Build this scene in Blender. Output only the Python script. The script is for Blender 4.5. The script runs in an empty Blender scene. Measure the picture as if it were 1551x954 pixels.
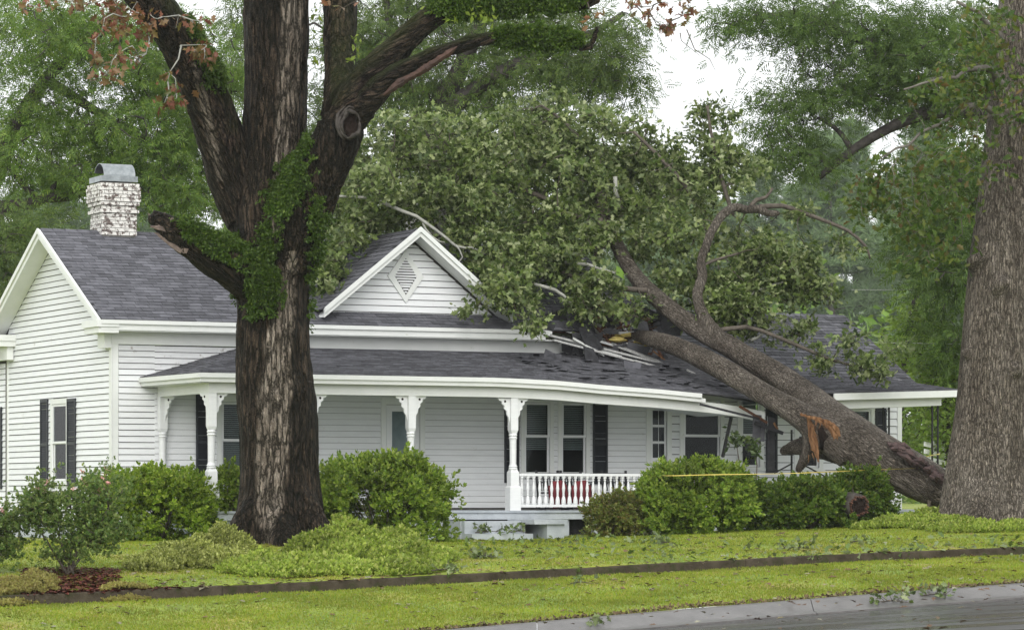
import bpy, bmesh, math, random
import numpy as np
from mathutils import Vector, Matrix, noise
random.seed(7); rng = np.random.default_rng(11)
SC = bpy.context.scene
# ---------------------------------------------------------------- camera, sky, sun, exposure
F, CX, HY, CAMZ = 5000.0, 775.5, 750.0, 1.0          # focal length in photo pixels, horizon row
cam = bpy.data.cameras.new('Camera'); camo = bpy.data.objects.new('Camera', cam)
SC.collection.objects.link(camo); SC.camera = camo
camo.location = (0, 0, CAMZ); camo.rotation_euler = (math.radians(90), 0, 0)
cam.sensor_width = 36; cam.lens = F/1551*36; cam.shift_y = (HY-477)/1551
cam.clip_start = 0.5; cam.clip_end = 2000
W = bpy.data.worlds.new('World'); SC.world = W; W.use_nodes = True
wn, wl = W.node_tree.nodes, W.node_tree.links
bg = wn['Background']
sky = wn.new('ShaderNodeTexSky'); sky.sky_type = 'NISHITA'; sky.sun_disc = False
SUN_EL, SUN_AZ = 33, 180                              # soft glow behind the clouds, behind the camera
sky.sun_elevation = math.radians(SUN_EL); sky.sun_rotation = math.radians(SUN_AZ)
sky.air_density = 1.0; sky.dust_density = 4.0
hs = wn.new('ShaderNodeHueSaturation'); hs.inputs['Saturation'].default_value = 0.06
mxs = wn.new('ShaderNodeMixRGB'); mxs.inputs[0].default_value = 0.8; mxs.inputs[2].default_value = (7.3, 7.5, 7.6, 1)   # cloud layer
wl.new(sky.outputs[0], hs.inputs['Color']); wl.new(hs.outputs[0], mxs.inputs[1]); wl.new(mxs.outputs[0], bg.inputs[0])
bg.inputs[1].default_value = 0.13
sl = bpy.data.lights.new('Sun', 'SUN'); sl.energy = 1.5; sl.angle = math.radians(50); sl.color = (1, .97, .92)
so = bpy.data.objects.new('Sun', sl); SC.collection.objects.link(so)
_az = math.radians(SUN_AZ)                            # azimuth from +Y, clockwise
_dir = Vector((math.sin(_az)*math.cos(math.radians(SUN_EL)), math.cos(_az)*math.cos(math.radians(SUN_EL)), math.sin(math.radians(SUN_EL))))
so.rotation_euler = (-_dir).to_track_quat('-Z', 'Y').to_euler(); so.location = (-20, -20, 60)
SC.view_settings.view_transform = 'Standard'; SC.view_settings.look = 'None'
SC.view_settings.exposure = 0.60; SC.view_settings.gamma = 1
SC.cycles.max_bounces = 6; SC.cycles.diffuse_bounces = 3; SC.cycles.transparent_max_bounces = 12
SC.cycles.volume_bounces = 0; SC.cycles.use_denoising = True

# ---------------------------------------------------------------- helpers
def P(px, py, d): return Vector(((px-CX)/F*d, d, CAMZ-(py-HY)/F*d))
def clamp(x, a, b): return max(a, min(b, x))
def lerp(a, b, t): return a+(b-a)*t
def interp(x, xs, ys): return float(np.interp(x, xs, ys))
def tag(o, label=None, cat=None, group=None, kind=None):
    if label: o['label'] = label
    if cat: o['category'] = cat
    if group: o['group'] = group
    if kind: o['kind'] = kind
    return o
def link(o, parent=None):
    SC.collection.objects.link(o)
    if parent is not None: o.parent = parent
    return o
def empty(name, loc=(0, 0, 0), rz=0, label=None, cat=None, group=None):
    o = link(bpy.data.objects.new(name, None)); o.location = loc; o.rotation_euler = (0, 0, rz); o.empty_display_size = .2
    return tag(o, label, cat, group)
class MB:
    def __init__(s): s.v = []; s.f = []
    def add(s, vs, fs):
        b = len(s.v); s.v += [tuple(v) for v in vs]; s.f += [tuple(i+b for i in f) for f in fs]; return s
    def box(s, x0, x1, y0, y1, z0, z1):
        return s.add([(x, y, z) for z in (z0, z1) for y in (y0, y1) for x in (x0, x1)],
                     [(0, 2, 3, 1), (4, 5, 7, 6), (0, 1, 5, 4), (2, 6, 7, 3), (0, 4, 6, 2), (1, 3, 7, 5)])
    def hexa(s, p):      # 8 points: bottom ring 0-3, top ring 4-7
        return s.add(p, [(0, 3, 2, 1), (4, 5, 6, 7), (0, 1, 5, 4), (1, 2, 6, 5), (2, 3, 7, 6), (3, 0, 4, 7)])
    def bar(s, a, b, w, h, up=(0, 0, 1)):
        a, b, up = Vector(a), Vector(b), Vector(up); t = (b-a).normalized()
        x = t.cross(up)
        if x.length < 1e-4: x = t.cross(Vector((1, 0, 0)))
        x.normalize(); y = x.cross(t).normalized()
        q = [(-1, -1), (1, -1), (1, 1), (-1, 1)]
        return s.hexa([p+x*(i*w/2)+y*(j*h/2) for p in (a, b) for i, j in q])
    def prism(s, poly, fn, n0, n1):      # poly in 2D, fn(a, b, n) -> point
        k = len(poly)
        vs = [fn(a, b, n0) for a, b in poly]+[fn(a, b, n1) for a, b in poly]
        return s.add(vs, [tuple(range(k))[::-1], tuple(range(k, 2*k))]+[(i, (i+1) % k, (i+1) % k+k, i+k) for i in range(k)])
    def lathe(s, prof, c=(0, 0, 0), n=12):
        vs = [(c[0]+r*math.cos(2*math.pi*i/n), c[1]+r*math.sin(2*math.pi*i/n), c[2]+z) for r, z in prof for i in range(n)]
        fs = [(j*n+i, j*n+(i+1) % n, (j+1)*n+(i+1) % n, (j+1)*n+i) for j in range(len(prof)-1) for i in range(n)]
        fs += [tuple(range(n))[::-1], tuple(range((len(prof)-1)*n, len(prof)*n))]
        return s.add(vs, fs)
    def tube(s, pts, rad, n=6, cap=True):
        pts = [Vector(p) for p in pts]; m = len(pts); vs = []
        t0 = (pts[1]-pts[0]).normalized(); x = t0.orthogonal().normalized()
        for i, p in enumerate(pts):
            t = (pts[min(i+1, m-1)]-pts[max(i-1, 0)])
            t = t.normalized() if t.length > 1e-6 else t0
            x = (x-t*x.dot(t)); x = x.normalized() if x.length > 1e-5 else t.orthogonal().normalized()
            y = t.cross(x)
            for k in range(n):
                a = 2*math.pi*k/n; vs.append(p+(x*math.cos(a)+y*math.sin(a))*rad[i])
        fs = [(j*n+i, j*n+(i+1) % n, (j+1)*n+(i+1) % n, (j+1)*n+i) for j in range(m-1) for i in range(n)]
        if cap: fs += [tuple(range(n))[::-1], tuple(range((m-1)*n, m*n))]
        return s.add(vs, fs)
    def build(s, name, mat, parent=None, smooth=False, loc=None, normals=True):
        me = bpy.data.meshes.new(name); me.from_pydata(s.v, [], s.f)
        if normals:
            bm = bmesh.new(); bm.from_mesh(me); bmesh.ops.recalc_face_normals(bm, faces=bm.faces); bm.to_mesh(me); bm.free()
        me.materials.append(mat)
        if smooth: me.shade_smooth()
        o = link(bpy.data.objects.new(name, me), parent)
        if loc is not None: o.location = loc
        return o
def np_mesh(name, V, T, mat, parent=None, smooth=False):
    me = bpy.data.meshes.new(name); k = T.shape[1]
    me.vertices.add(len(V)); me.vertices.foreach_set('co', np.ascontiguousarray(V, dtype=np.float32).ravel())
    me.loops.add(T.size); me.loops.foreach_set('vertex_index', np.ascontiguousarray(T, dtype=np.int32).ravel())
    me.polygons.add(len(T)); me.polygons.foreach_set('loop_start', np.arange(0, T.size, k, dtype=np.int32))
    me.update(calc_edges=True)
    if mat: me.materials.append(mat)
    if smooth: me.shade_smooth()
    return link(bpy.data.objects.new(name, me), parent)
def catmull(pts, step):
    """pts: list of tuples (x,y,z,r..) resampled on a smooth curve"""
    A = np.array(pts, float); out = []
    for i in range(len(A)-1):
        p0, p1, p2, p3 = A[max(i-1, 0)], A[i], A[i+1], A[min(i+2, len(A)-1)]
        n = max(2, int(np.linalg.norm((p2-p1)[:3])/step))
        for k in range(n):
            t = k/n
            out.append(.5*((2*p1)+(-p0+p2)*t+(2*p0-5*p1+4*p2-p3)*t*t+(-p0+3*p1-3*p2+p3)*t**3))
    out.append(A[-1]); return np.array(out)

# ---------------------------------------------------------------- materials
def nt(name):
    m = bpy.data.materials.new(name); m.use_nodes = True
    n, l = m.node_tree.nodes, m.node_tree.links
    return m, n, l, n['Principled BSDF']
def ramp(n, cols):
    r = n.new('ShaderNodeValToRGB'); e = r.color_ramp.elements
    while len(e) < len(cols): e.new(.5)
    for i, (p, c) in enumerate(cols): e[i].position = p; e[i].color = (*c, 1)
    return r
def pm(name, c1, c2, scale=4, rough=.6, bump=0, bscale=40, stretch=(1, 1, 1), island=0, coat=0, spots=None, spec=.5):
    m, n, l, b = nt(name)
    tc = n.new('ShaderNodeTexCoord'); mp = n.new('ShaderNodeMapping'); mp.inputs['Scale'].default_value = stretch
    l.new(tc.outputs['Object'], mp.inputs[0])
    no = n.new('ShaderNodeTexNoise'); no.inputs['Scale'].default_value = scale; no.inputs['Detail'].default_value = 6; no.inputs['Roughness'].default_value = .65
    l.new(mp.outputs[0], no.inputs[0])
    r = ramp(n, [(.3, c1), (.7, c2)]); l.new(no.outputs[0], r.inputs[0]); col = r.outputs[0]
    if island:
        g = n.new('ShaderNodeNewGeometry'); mr = n.new('ShaderNodeMapRange'); mr.inputs[3].default_value = 1-island; mr.inputs[4].default_value = 1+island*.6
        l.new(g.outputs['Random Per Island'], mr.inputs[0])
        mu = n.new('ShaderNodeMixRGB'); mu.blend_type = 'MULTIPLY'; mu.inputs[0].default_value = 1
        l.new(col, mu.inputs[1]); l.new(mr.outputs[0], mu.inputs[2]); col = mu.outputs[0]
    if spots:
        n2 = n.new('ShaderNodeTexNoise'); n2.inputs['Scale'].default_value = spots[1]; n2.inputs['Detail'].default_value = 8; n2.inputs['Roughness'].default_value = .7
        l.new(tc.outputs['Object'], n2.inputs[0])
        r2 = ramp(n, [(spots[2], (0, 0, 0)), (spots[2]+spots[3], (1, 1, 1))]); l.new(n2.outputs[0], r2.inputs[0])
        mx = n.new('ShaderNodeMixRGB'); mx.inputs[2].default_value = (*spots[0], 1)
        l.new(r2.outputs[0], mx.inputs[0]); l.new(col, mx.inputs[1]); col = mx.outputs[0]
    l.new(col, b.inputs['Base Color']); b.inputs['Roughness'].default_value = rough; b.inputs['Specular IOR Level'].default_value = spec
    b.inputs['Coat Weight'].default_value = coat
    if bump:
        n3 = n.new('ShaderNodeTexNoise'); n3.inputs['Scale'].default_value = bscale; n3.inputs['Detail'].default_value = 5; l.new(mp.outputs[0], n3.inputs[0])
        bu = n.new('ShaderNodeBump'); bu.inputs['Strength'].default_value = bump; bu.inputs['Distance'].default_value = .03
        l.new(n3.outputs[0], bu.inputs['Height']); l.new(bu.outputs[0], b.inputs['Normal'])
    return m
def leafmat(name, cols, trans=.3, rough=.4, spec=.32):
    """cols: list of colours picked per leaf"""
    m, n, l, b = nt(name)
    g = n.new('ShaderNodeNewGeometry')
    k = len(cols); r = ramp(n, [(i/(k-1), c) for i, c in enumerate(cols)]); l.new(g.outputs['Random Per Island'], r.inputs[0])
    tc = n.new('ShaderNodeTexCoord'); no = n.new('ShaderNodeTexNoise'); no.inputs['Scale'].default_value = .9; no.inputs['Detail'].default_value = 3
    l.new(tc.outputs['Object'], no.inputs[0])
    mr = n.new('ShaderNodeMapRange'); mr.inputs[1].default_value = .3; mr.inputs[2].default_value = .7; mr.inputs[3].default_value = .72; mr.inputs[4].default_value = 1.25
    l.new(no.outputs[0], mr.inputs[0])
    mu = n.new('ShaderNodeMixRGB'); mu.blend_type = 'MULTIPLY'; mu.inputs[0].default_value = 1
    l.new(r.outputs[0], mu.inputs[1]); l.new(mr.outputs[0], mu.inputs[2])
    l.new(mu.outputs[0], b.inputs['Base Color']); b.inputs['Roughness'].default_value = rough; b.inputs['Specular IOR Level'].default_value = spec
    if trans:
        t = n.new('ShaderNodeBsdfTranslucent'); l.new(mu.outputs[0], t.inputs[0])
        mx = n.new('ShaderNodeMixShader'); mx.inputs[0].default_value = trans
        l.new(b.outputs[0], mx.inputs[1]); l.new(t.outputs[0], mx.inputs[2]); l.new(mx.outputs[0], n['Material Output'].inputs[0])
    return m
def barkmat(name, dark, mid, light, streak=None, scale=9.0, furrow=.95):
    """bark running along the limbs: 'bark' attribute = (across, across, along); 'dry' = drier paler streak, 'moss' = green film"""
    m, n, l, b = nt(name)
    at = n.new('ShaderNodeAttribute'); at.attribute_name = 'bark'
    mp = n.new('ShaderNodeMapping'); mp.inputs['Scale'].default_value = (1, 1, .17); l.new(at.outputs['Vector'], mp.inputs[0])
    def tex(sc, det, ro, vec): 
        t = n.new('ShaderNodeTexNoise'); t.inputs['Scale'].default_value = sc; t.inputs['Detail'].default_value = det; t.inputs['Roughness'].default_value = ro; l.new(vec, t.inputs[0]); return t
    def mix(kind, fac, a, c):
        x = n.new('ShaderNodeMixRGB'); x.blend_type = kind
        for k, q in enumerate((fac, a, c)):
            if hasattr(q, 'is_output'): l.new(q, x.inputs[k])
            elif k == 0: x.inputs[0].default_value = q
            else: x.inputs[k].default_value = (*q, 1)
        return x.outputs[0]
    def math_(op, a, c):
        x = n.new('ShaderNodeMath'); x.operation = op
        for k, q in enumerate((a, c)):
            if hasattr(q, 'is_output'): l.new(q, x.inputs[k])
            else: x.inputs[k].default_value = q
        return x.outputs[0]
    w1 = tex(4, 3, .6, mp.outputs[0]); w2 = tex(17, 3, .6, at.outputs['Vector'])
    v1 = mix('ADD', .22, mp.outputs[0], w1.outputs['Color']); v2 = mix('ADD', .05, v1, w2.outputs['Color'])
    vo = n.new('ShaderNodeTexVoronoi'); vo.feature = 'DISTANCE_TO_EDGE'; vo.inputs['Scale'].default_value = scale; l.new(v2, vo.inputs['Vector'])
    vb = n.new('ShaderNodeTexVoronoi'); vb.feature = 'DISTANCE_TO_EDGE'; vb.inputs['Scale'].default_value = scale*2.1; l.new(v2, vb.inputs['Vector'])
    fine = tex(26, 8, .75, mp.outputs[0]); grit = tex(60, 6, .7, at.outputs['Vector'])
    mp2 = n.new('ShaderNodeMapping'); mp2.inputs['Scale'].default_value = (1.6, 1.6, .35); l.new(at.outputs['Vector'], mp2.inputs[0]); big = tex(1.3, 5, .6, mp2.outputs[0])
    f = math_('ADD', math_('MULTIPLY', fine.outputs[0], .45), math_('ADD', math_('MULTIPLY', big.outputs[0], .35), math_('MULTIPLY', grit.outputs[0], .2)))
    r = ramp(n, [(.42, dark), (.5, mid), (.58, light)]); l.new(f, r.inputs[0]); col = r.outputs[0]
    if streak:
        ds = n.new('ShaderNodeAttribute'); ds.attribute_name = 'dry'
        r2 = ramp(n, [(.38, streak[0]), (.5, streak[1]), (.64, streak[2])]); l.new(f, r2.inputs[0]); col = mix('MIX', ds.outputs['Fac'], col, r2.outputs[0])
    hgt = math_('ADD', math_('MINIMUM', vo.outputs['Distance'], .22), math_('ADD', math_('MULTIPLY', math_('MINIMUM', vb.outputs['Distance'], .2), .6), math_('MULTIPLY', fine.outputs[0], .22)))
    cr = ramp(n, [(.2, (.1, .09, .08)), (.33, (.75, .75, .75)), (.46, (1.45, 1.45, 1.45))]); l.new(hgt, cr.inputs[0])
    col = mix('MULTIPLY', furrow, col, cr.outputs[0])
    ms = n.new('ShaderNodeAttribute'); ms.attribute_name = 'moss'
    col = mix('MIX', math_('MULTIPLY', ms.outputs['Fac'], fine.outputs[0]), col, (.045, .062, .012))
    l.new(col, b.inputs['Base Color']); b.inputs['Roughness'].default_value = .6; b.inputs['Specular IOR Level'].default_value = .14
    bu = n.new('ShaderNodeBump'); bu.inputs['Strength'].default_value = 1; bu.inputs['Distance'].default_value = .3
    l.new(hgt, bu.inputs['Height']); l.new(bu.outputs[0], b.inputs['Normal'])
    return m
def glassmat():
    m, n, l, b = nt('window glass')
    gl = n.new('ShaderNodeBsdfGlossy'); gl.inputs['Roughness'].default_value = .03
    tr = n.new('ShaderNodeBsdfTransparent'); tr.inputs[0].default_value = (.82, .86, .86, 1)
    fr = n.new('ShaderNodeFresnel'); fr.inputs[0].default_value = 1.22
    mx = n.new('ShaderNodeMixShader'); l.new(fr.outputs[0], mx.inputs[0]); l.new(tr.outputs[0], mx.inputs[1]); l.new(gl.outputs[0], mx.inputs[2])
    l.new(mx.outputs[0], n['Material Output'].inputs[0]); return m
M = {}
M['white'] = pm('white painted board', (.70, .71, .72), (.77, .78, .785), 3, .45, .05, 60, (1, 1, 6), island=.0, spots=((.5, .5, .47), 6, .66, .12))
M['siding'] = pm('white siding paint', (.68, .695, .71), (.77, .78, .79), 2, .42, .08, 30, (1, 1, 8), spots=((.50, .49, .45), 2.2, .62, .14))
M['sidingworn'] = pm('worn siding paint', (.55, .56, .57), (.68, .69, .7), 2, .5, .1, 30, (1, 1, 8), spots=((.3, .28, .26), 5, .6, .08))
M['trim'] = pm('white trim paint', (.67, .69, .67), (.74, .75, .735), 2.5, .4, .03, 40, spots=((.46, .49, .38), 3, .64, .14))
M['shutter'] = pm('black shutter paint', (.018, .02, .025), (.03, .033, .04), 8, .45)
M['iron'] = pm('black iron', (.012, .012, .014), (.03, .03, .03), 20, .45)
M['shingle'] = pm('asphalt shingle', (.088, .088, .101), (.15, .15, .169), 5, .8, .5, 120, island=.35)
M['shingledark'] = pm('old asphalt shingle', (.062, .062, .07), (.135, .135, .15), 5, .75, .5, 120, island=.4)
M['sheathshade'] = pm('sheathing in lap shade tone', (.07, .065, .06), (.12, .115, .11), 5, .9)  # wall backing, colour darkened to paint the dirty lap shadow lines between boards
M['tar'] = pm('tar paper', (.02, .02, .022), (.05, .05, .055), 8, .7, .2, 30)
M['found'] = pm('grey blue foundation paint', (.33, .36, .39), (.46, .49, .52), 3, .6, .15, 30, spots=((.16, .17, .17), 4, .62, .12))
M['floor'] = pm('porch floor paint', (.28, .31, .34), (.4, .43, .46), 5, .5, .1, 20, (1, 8, 1))
M['glass'] = glassmat()
M['blind'] = pm('window blind', (.42, .45, .45), (.52, .55, .55), 5, .6)
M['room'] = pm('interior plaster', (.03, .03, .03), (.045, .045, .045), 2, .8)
M['brick'] = pm('flaking white painted brick', (.62, .6, .57), (.75, .74, .71), 14, .8, .4, 60, island=.2, spots=((.13, .10, .09), 9, .5, .06))
M['redbrick'] = pm('red brick', (.25, .08, .05), (.4, .15, .1), 14, .8, .3, 60, island=.3)
M['mortar'] = pm('dark mortar', (.12, .11, .1), (.25, .24, .22), 20, .9)
M['flash'] = pm('galvanised metal', (.22, .24, .25), (.42, .45, .46), 6, .38, .05, 20); 
for _n in M['flash'].node_tree.nodes:
    if _n.type == 'BSDF_PRINCIPLED': _n.inputs['Metallic'].default_value = .85
M['wood'] = pm('freshly broken wood', (.07, .027, .012), (.33, .18, .088), 9, .75, .8, 60, (1.6, 1.6, .25), island=.3)
M['oldwood'] = pm('old brown lumber', (.06, .028, .018), (.18, .085, .05), 9, .75, .3, 40, (6, 1, 1))
M['greywood'] = pm('weathered grey lumber', (.25, .25, .25), (.5, .5, .49), 5, .7, .3, 40, (8, 1, 1))
M['insul'] = pm('yellow insulation', (.55, .42, .1), (.72, .6, .25), 8, .9, .8, 25)
M['red'] = pm('red cushion cloth', (.13, .014, .02), (.19, .022, .03), 12, .85)
M['blackwood'] = pm('black chair paint', (.012, .012, .014), (.025, .025, .03), 12, .4)
M['concrete'] = pm('wet street concrete', (.085, .08, .078), (.145, .137, .132), 3, .35, .25, 40, spots=((.1, .095, .09), 1.5, .58, .2))
M['kerb'] = pm('mossy dark concrete', (.035, .029, .02), (.085, .07, .052), 4, .8, .6, 18, spots=((.03, .04, .012), 3, .52, .15))
M['tape'] = pm('yellow caution tape', (.5, .38, .06), (.58, .46, .12), 12, .4)
M['twig'] = pm('twig bark', (.05, .042, .035), (.13, .11, .09), 10, .7, .3, 30)
M['greytwig'] = pm('lichen grey twig', (.22, .22, .19), (.38, .38, .34), 8, .8, .4, 30)
M['limb'] = pm('dark limb bark', (.022, .019, .017), (.075, .066, .058), 7, .7, .6, 18)
M['bark_oak'] = barkmat('wet oak bark', (.009, .0065, .005), (.033, .0225, .0165), (.088, .062, .045), ((.11, .08, .06), (.30, .25, .20), (.48, .43, .37)), 10)
M['bark_right'] = barkmat('grey oak bark', (.145, .118, .092), (.265, .225, .18), (.40, .35, .295), None, 20, .75)
M['bark_fallen'] = barkmat('fallen oak bark', (.115, .096, .077), (.23, .195, .16), (.37, .325, .275), None, 22, .6)
M['limb2'] = pm('grey brown twig bark', (.09, .08, .068), (.2, .185, .16), 8, .8, .4, 30)
M['rot'] = pm('rotten heartwood', (.008, .006, .005), (.03, .022, .018), 9, .9, .6, 20)

for _k, _sp in (('rot', 0), ('limb', .12), ('limb2', .15), ('twig', .15), ('tar', .15), ('shingle', .22), ('shingledark', .22), ('room', 0), ('sheathshade', 0), ('kerb', .12), ('oldwood', .15), ('wood', .15), ('shutter', .25), ('iron', .25), ('blackwood', .25), ('mortar', .1), ('insul', .05)):
    M[_k].node_tree.nodes['Principled BSDF'].inputs['Specular IOR Level'].default_value = _sp
M['kerb'].node_tree.nodes['Principled BSDF'].inputs['IOR'].default_value = 1.06

# ---------------------------------------------------------------- terrain
SL = .4877; CA, SA = math.cos(math.radians(26)), math.sin(math.radians(26))   # street and house share one direction
V_CURB, V_WALL = 52.5, 60.0
def softx(X): return 16*math.tanh(X/16)
def z_wall(X): return -.85+.0388*(softx(X)*1.06+8.24)
def z_curb(X): return -1.12+.0633*(softx(X)*1.06+.99)
def z_house(X): return .035*max(0, softx(X))
def smooth(t): t = clamp(t, 0, 1); return t*t*(3-2*t)
MOUNDS = [(-4.7, 66.0, 2.6, .12), (10.4, 72, 3.2, .12)]
def gz(X, Y):
    v = Y-SL*X
    if v <= V_WALL: z = lerp(z_curb(X), z_wall(X), smooth(clamp((v-V_CURB)/(V_WALL-V_CURB), 0, 1)*.85+.07))
    else:
        z = lerp(z_wall(X)+.145, z_house(X), clamp((v-V_WALL)/9.0, 0, 1)**.8)
    for mx, my, r, h in MOUNDS: z += h*math.exp(-((X-mx)**2+(Y-my)**2)/(r*r))
    return z+.03*noise.noise((X*.5, Y*.5, 3))
def ground_px(px, py, d0=40, d1=110):
    d = d0
    while d < d1:
        p = P(px, py, d)
        if p.z <= gz(p.x, p.y): return Vector((p.x, p.y, gz(p.x, p.y)))
        d += .1
    p = P(px, py, d1); return Vector((p.x, p.y, gz(p.x, p.y)))
def grid(xs, vs, zf):
    V = np.array([(x, v+SL*x, zf(x, v)) for v in vs for x in xs]); nx = len(xs)
    T = np.array([(j*nx+i, j*nx+i+1, (j+1)*nx+i+1, (j+1)*nx+i) for j in range(len(vs)-1) for i in range(nx-1)])
    return V, T
XS = list(np.concatenate([np.linspace(-120, -17, 24), np.arange(-16.5, 18.1, .35), np.linspace(19, 120, 24)]))
def grassmat():
    m, n, l, b = nt('lawn')
    tc = n.new('ShaderNodeTexCoord')
    a = n.new('ShaderNodeTexNoise'); a.inputs['Scale'].default_value = .55; a.inputs['Detail'].default_value = 5; l.new(tc.outputs['Object'], a.inputs[0])
    c = n.new('ShaderNodeTexNoise'); c.inputs['Scale'].default_value = 14; c.inputs['Detail'].default_value = 6; l.new(tc.outputs['Object'], c.inputs[0])
    r = ramp(n, [(.34, (.15, .23, .015)), (.52, (.24, .30, .025)), (.66, (.31, .27, .05))]); l.new(a.outputs[0], r.inputs[0])
    r2 = ramp(n, [(.3, (.4, .4, .4)), (.65, (1.1, 1.1, 1.1))]); l.new(c.outputs[0], r2.inputs[0])
    mu = n.new('ShaderNodeMixRGB'); mu.blend_type = 'MULTIPLY'; mu.inputs[0].default_value = 1; l.new(r.outputs[0], mu.inputs[1]); l.new(r2.outputs[0], mu.inputs[2])
    l.new(mu.outputs[0], b.inputs['Base Color']); b.inputs['Roughness'].default_value = .8
    bu = n.new('ShaderNodeBump'); bu.inputs['Strength'].default_value = .6; bu.inputs['Distance'].default_value = .05
    l.new(c.outputs[0], bu.inputs['Height']); l.new(bu.outputs[0], b.inputs['Normal']); return m
M['lawn'] = grassmat()
vs_verge = np.arange(V_CURB, V_WALL+.01, .3); vs_verge[-1] = V_WALL
V, T = grid(XS, vs_verge, lambda x, v: gz(x, min(v, V_WALL-1e-6)+SL*x))
tag(np_mesh('grass_verge', V, T, M['lawn'], smooth=True), kind='structure')
vs_lawn = np.concatenate([[V_WALL+.10, V_WALL+.12], np.arange(V_WALL+.3, 84, .35), np.linspace(85, 500, 50)])
V, T = grid(XS, vs_lawn, lambda x, v: gz(x, v+SL*x)-(.4 if v < V_WALL+.11 else 0))
tag(np_mesh('lawn_ground', V, T, M['lawn'], smooth=True), kind='structure')
# road: asphalt from the gutter to behind the camera
def roadmat():
    m, n, l, b = nt('wet asphalt')
    tc = n.new('ShaderNodeTexCoord')
    a = n.new('ShaderNodeTexNoise'); a.inputs['Scale'].default_value = 60; a.inputs['Detail'].default_value = 4; l.new(tc.outputs['Object'], a.inputs[0])
    mp = n.new('ShaderNodeMapping'); mp.inputs['Rotation'].default_value = (0, 0, -math.radians(26)); mp.inputs['Scale'].default_value = (.12, .8, 1); l.new(tc.outputs['Object'], mp.inputs[0])
    c = n.new('ShaderNodeTexNoise'); c.inputs['Scale'].default_value = 1.1; c.inputs['Detail'].default_value = 4; l.new(mp.outputs[0], c.inputs[0])
    r = ramp(n, [(.3, (.022, .022, .022)), (.7, (.05, .048, .046))]); l.new(a.outputs[0], r.inputs[0]); l.new(r.outputs[0], b.inputs['Base Color'])
    r2 = ramp(n, [(.4, (.09, .09, .09)), (.62, (.38, .38, .38))]); l.new(c.outputs[0], r2.inputs[0]); l.new(r2.outputs[0], b.inputs['Roughness'])
    bu = n.new('ShaderNodeBump'); bu.inputs['Strength'].default_value = .15; bu.inputs['Distance'].default_value = .01; l.new(a.outputs[0], bu.inputs['Height']); l.new(bu.outputs[0], b.inputs['Normal'])
    return m
M['road'] = roadmat()
V, T = grid(XS, [-60, -20, 0, 20, 35, 45, 50, 51.2], lambda x, v: z_curb(x)-.20)
tag(np_mesh('road', V, T, M['road'], smooth=True), kind='structure')
# rolled concrete kerb in lengths with open joints
curb = tag(link(bpy.data.objects.new('street_kerb', None)), kind='structure')
CURB_X = [-14, -9.5, -4.55, .4, 4.95, 9.7, 14.5]
for i in range(len(CURB_X)-1):
    x0, x1 = CURB_X[i]+.006, CURB_X[i+1]-.006
    prof = [(51.15, -.35), (51.15, -.193), (51.75, -.175), (52.05, -.08), (52.25, -.015), (52.5, .0), (52.62, -.01), (52.62, -.35)]
    mb = MB(); xs = np.linspace(x0, x1, 8); k = len(prof)
    vs = [(x, v+SL*x, z_curb(x)+dz+.02) for x in xs for v, dz in prof]
    fs = [(a*k+j, a*k+(j+1) % k, (a+1)*k+(j+1) % k, (a+1)*k+j) for a in range(7) for j in range(k)]
    fs += [tuple(range(k)), tuple(range(7*k, 8*k))[::-1]]
    mb.add(vs, fs).build('kerb_stone', M['concrete'], curb)
# low retaining wall between lawn and verge, in cast lengths
rw = empty('retaining_wall', (0, V_WALL, 0), 0, 'low dark mossy concrete retaining wall running along the front lawn', 'wall')
xs_all = [-16, -11.2, -8.1, -5.05, -1.9, 1.2, 4.4, 7.5, 10.6, 14, 18]
for i in range(len(xs_all)-1):
    x0, x1 = xs_all[i]+.004, xs_all[i+1]-.004; dz = random.uniform(-.012, .012); dv = random.uniform(-.015, .015)
    mb = MB(); xs = np.linspace(x0, x1, 7); vs = []
    for x in xs:
        j = .01*noise.noise((x*3, 1, 2)); z0 = z_wall(x)-.15; z1 = z_wall(x)+.165+dz+j
        for v, z in ((-.02, z0), (-.02+.01*noise.noise((x*4, 0, 0)), z1-.02), (.0, z1), (.19, z1), (.2, z0)):
            vs.append((x, v+dv+SL*x, z))
    k = 5; fs = [(a*k+j, a*k+(j+1) % k, (a+1)*k+(j+1) % k, (a+1)*k+j) for a in range(6) for j in range(k)]+[tuple(range(k)), tuple(range(6*k, 7*k))[::-1]]
    mb.add(vs, fs).build('wall_block', M['kerb'], rw)

# ---------------------------------------------------------------- house frame
CXY = Vector((-8.96, 74.0)); FLOOR = .66
house = empty('farmhouse', (CXY.x, CXY.y, 0), math.radians(26), 'white clapboard house with wraparound porch crushed by a fallen tree', 'house')
def HW(u, w, z=0): return Vector((CXY.x+u*CA-w*SA, CXY.y+u*SA+w*CA, z))       # house local -> world
def U(px, w=0):     # local u of a photo column on the plane w
    k = (px-CX)/F; return (k*(CXY.y+w*CA)-CXY.x+w*SA)/(CA-k*SA)
def Wd(px, u=0):    # local w of a photo column on the plane u
    k = (px-CX)/F; return (CXY.x+u*CA-k*(CXY.y+u*SA))/(SA+k*CA)
def Z(py, u, w): return CAMZ-(py-HY)/F*(CXY.y+u*SA+w*CA)
U_MAIN, U_END, DEP = 13.4, 20.84, 7.7
Z_FRIEZE, Z_EAVE, Z_RIDGE, W_RIDGE = 4.39, 4.92, 7.23, 3.92
PITCH = (Z_RIDGE-Z_EAVE)/(W_RIDGE+.45)
def zroof(w): return Z_RIDGE-abs(w-W_RIDGE)*PITCH

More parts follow.
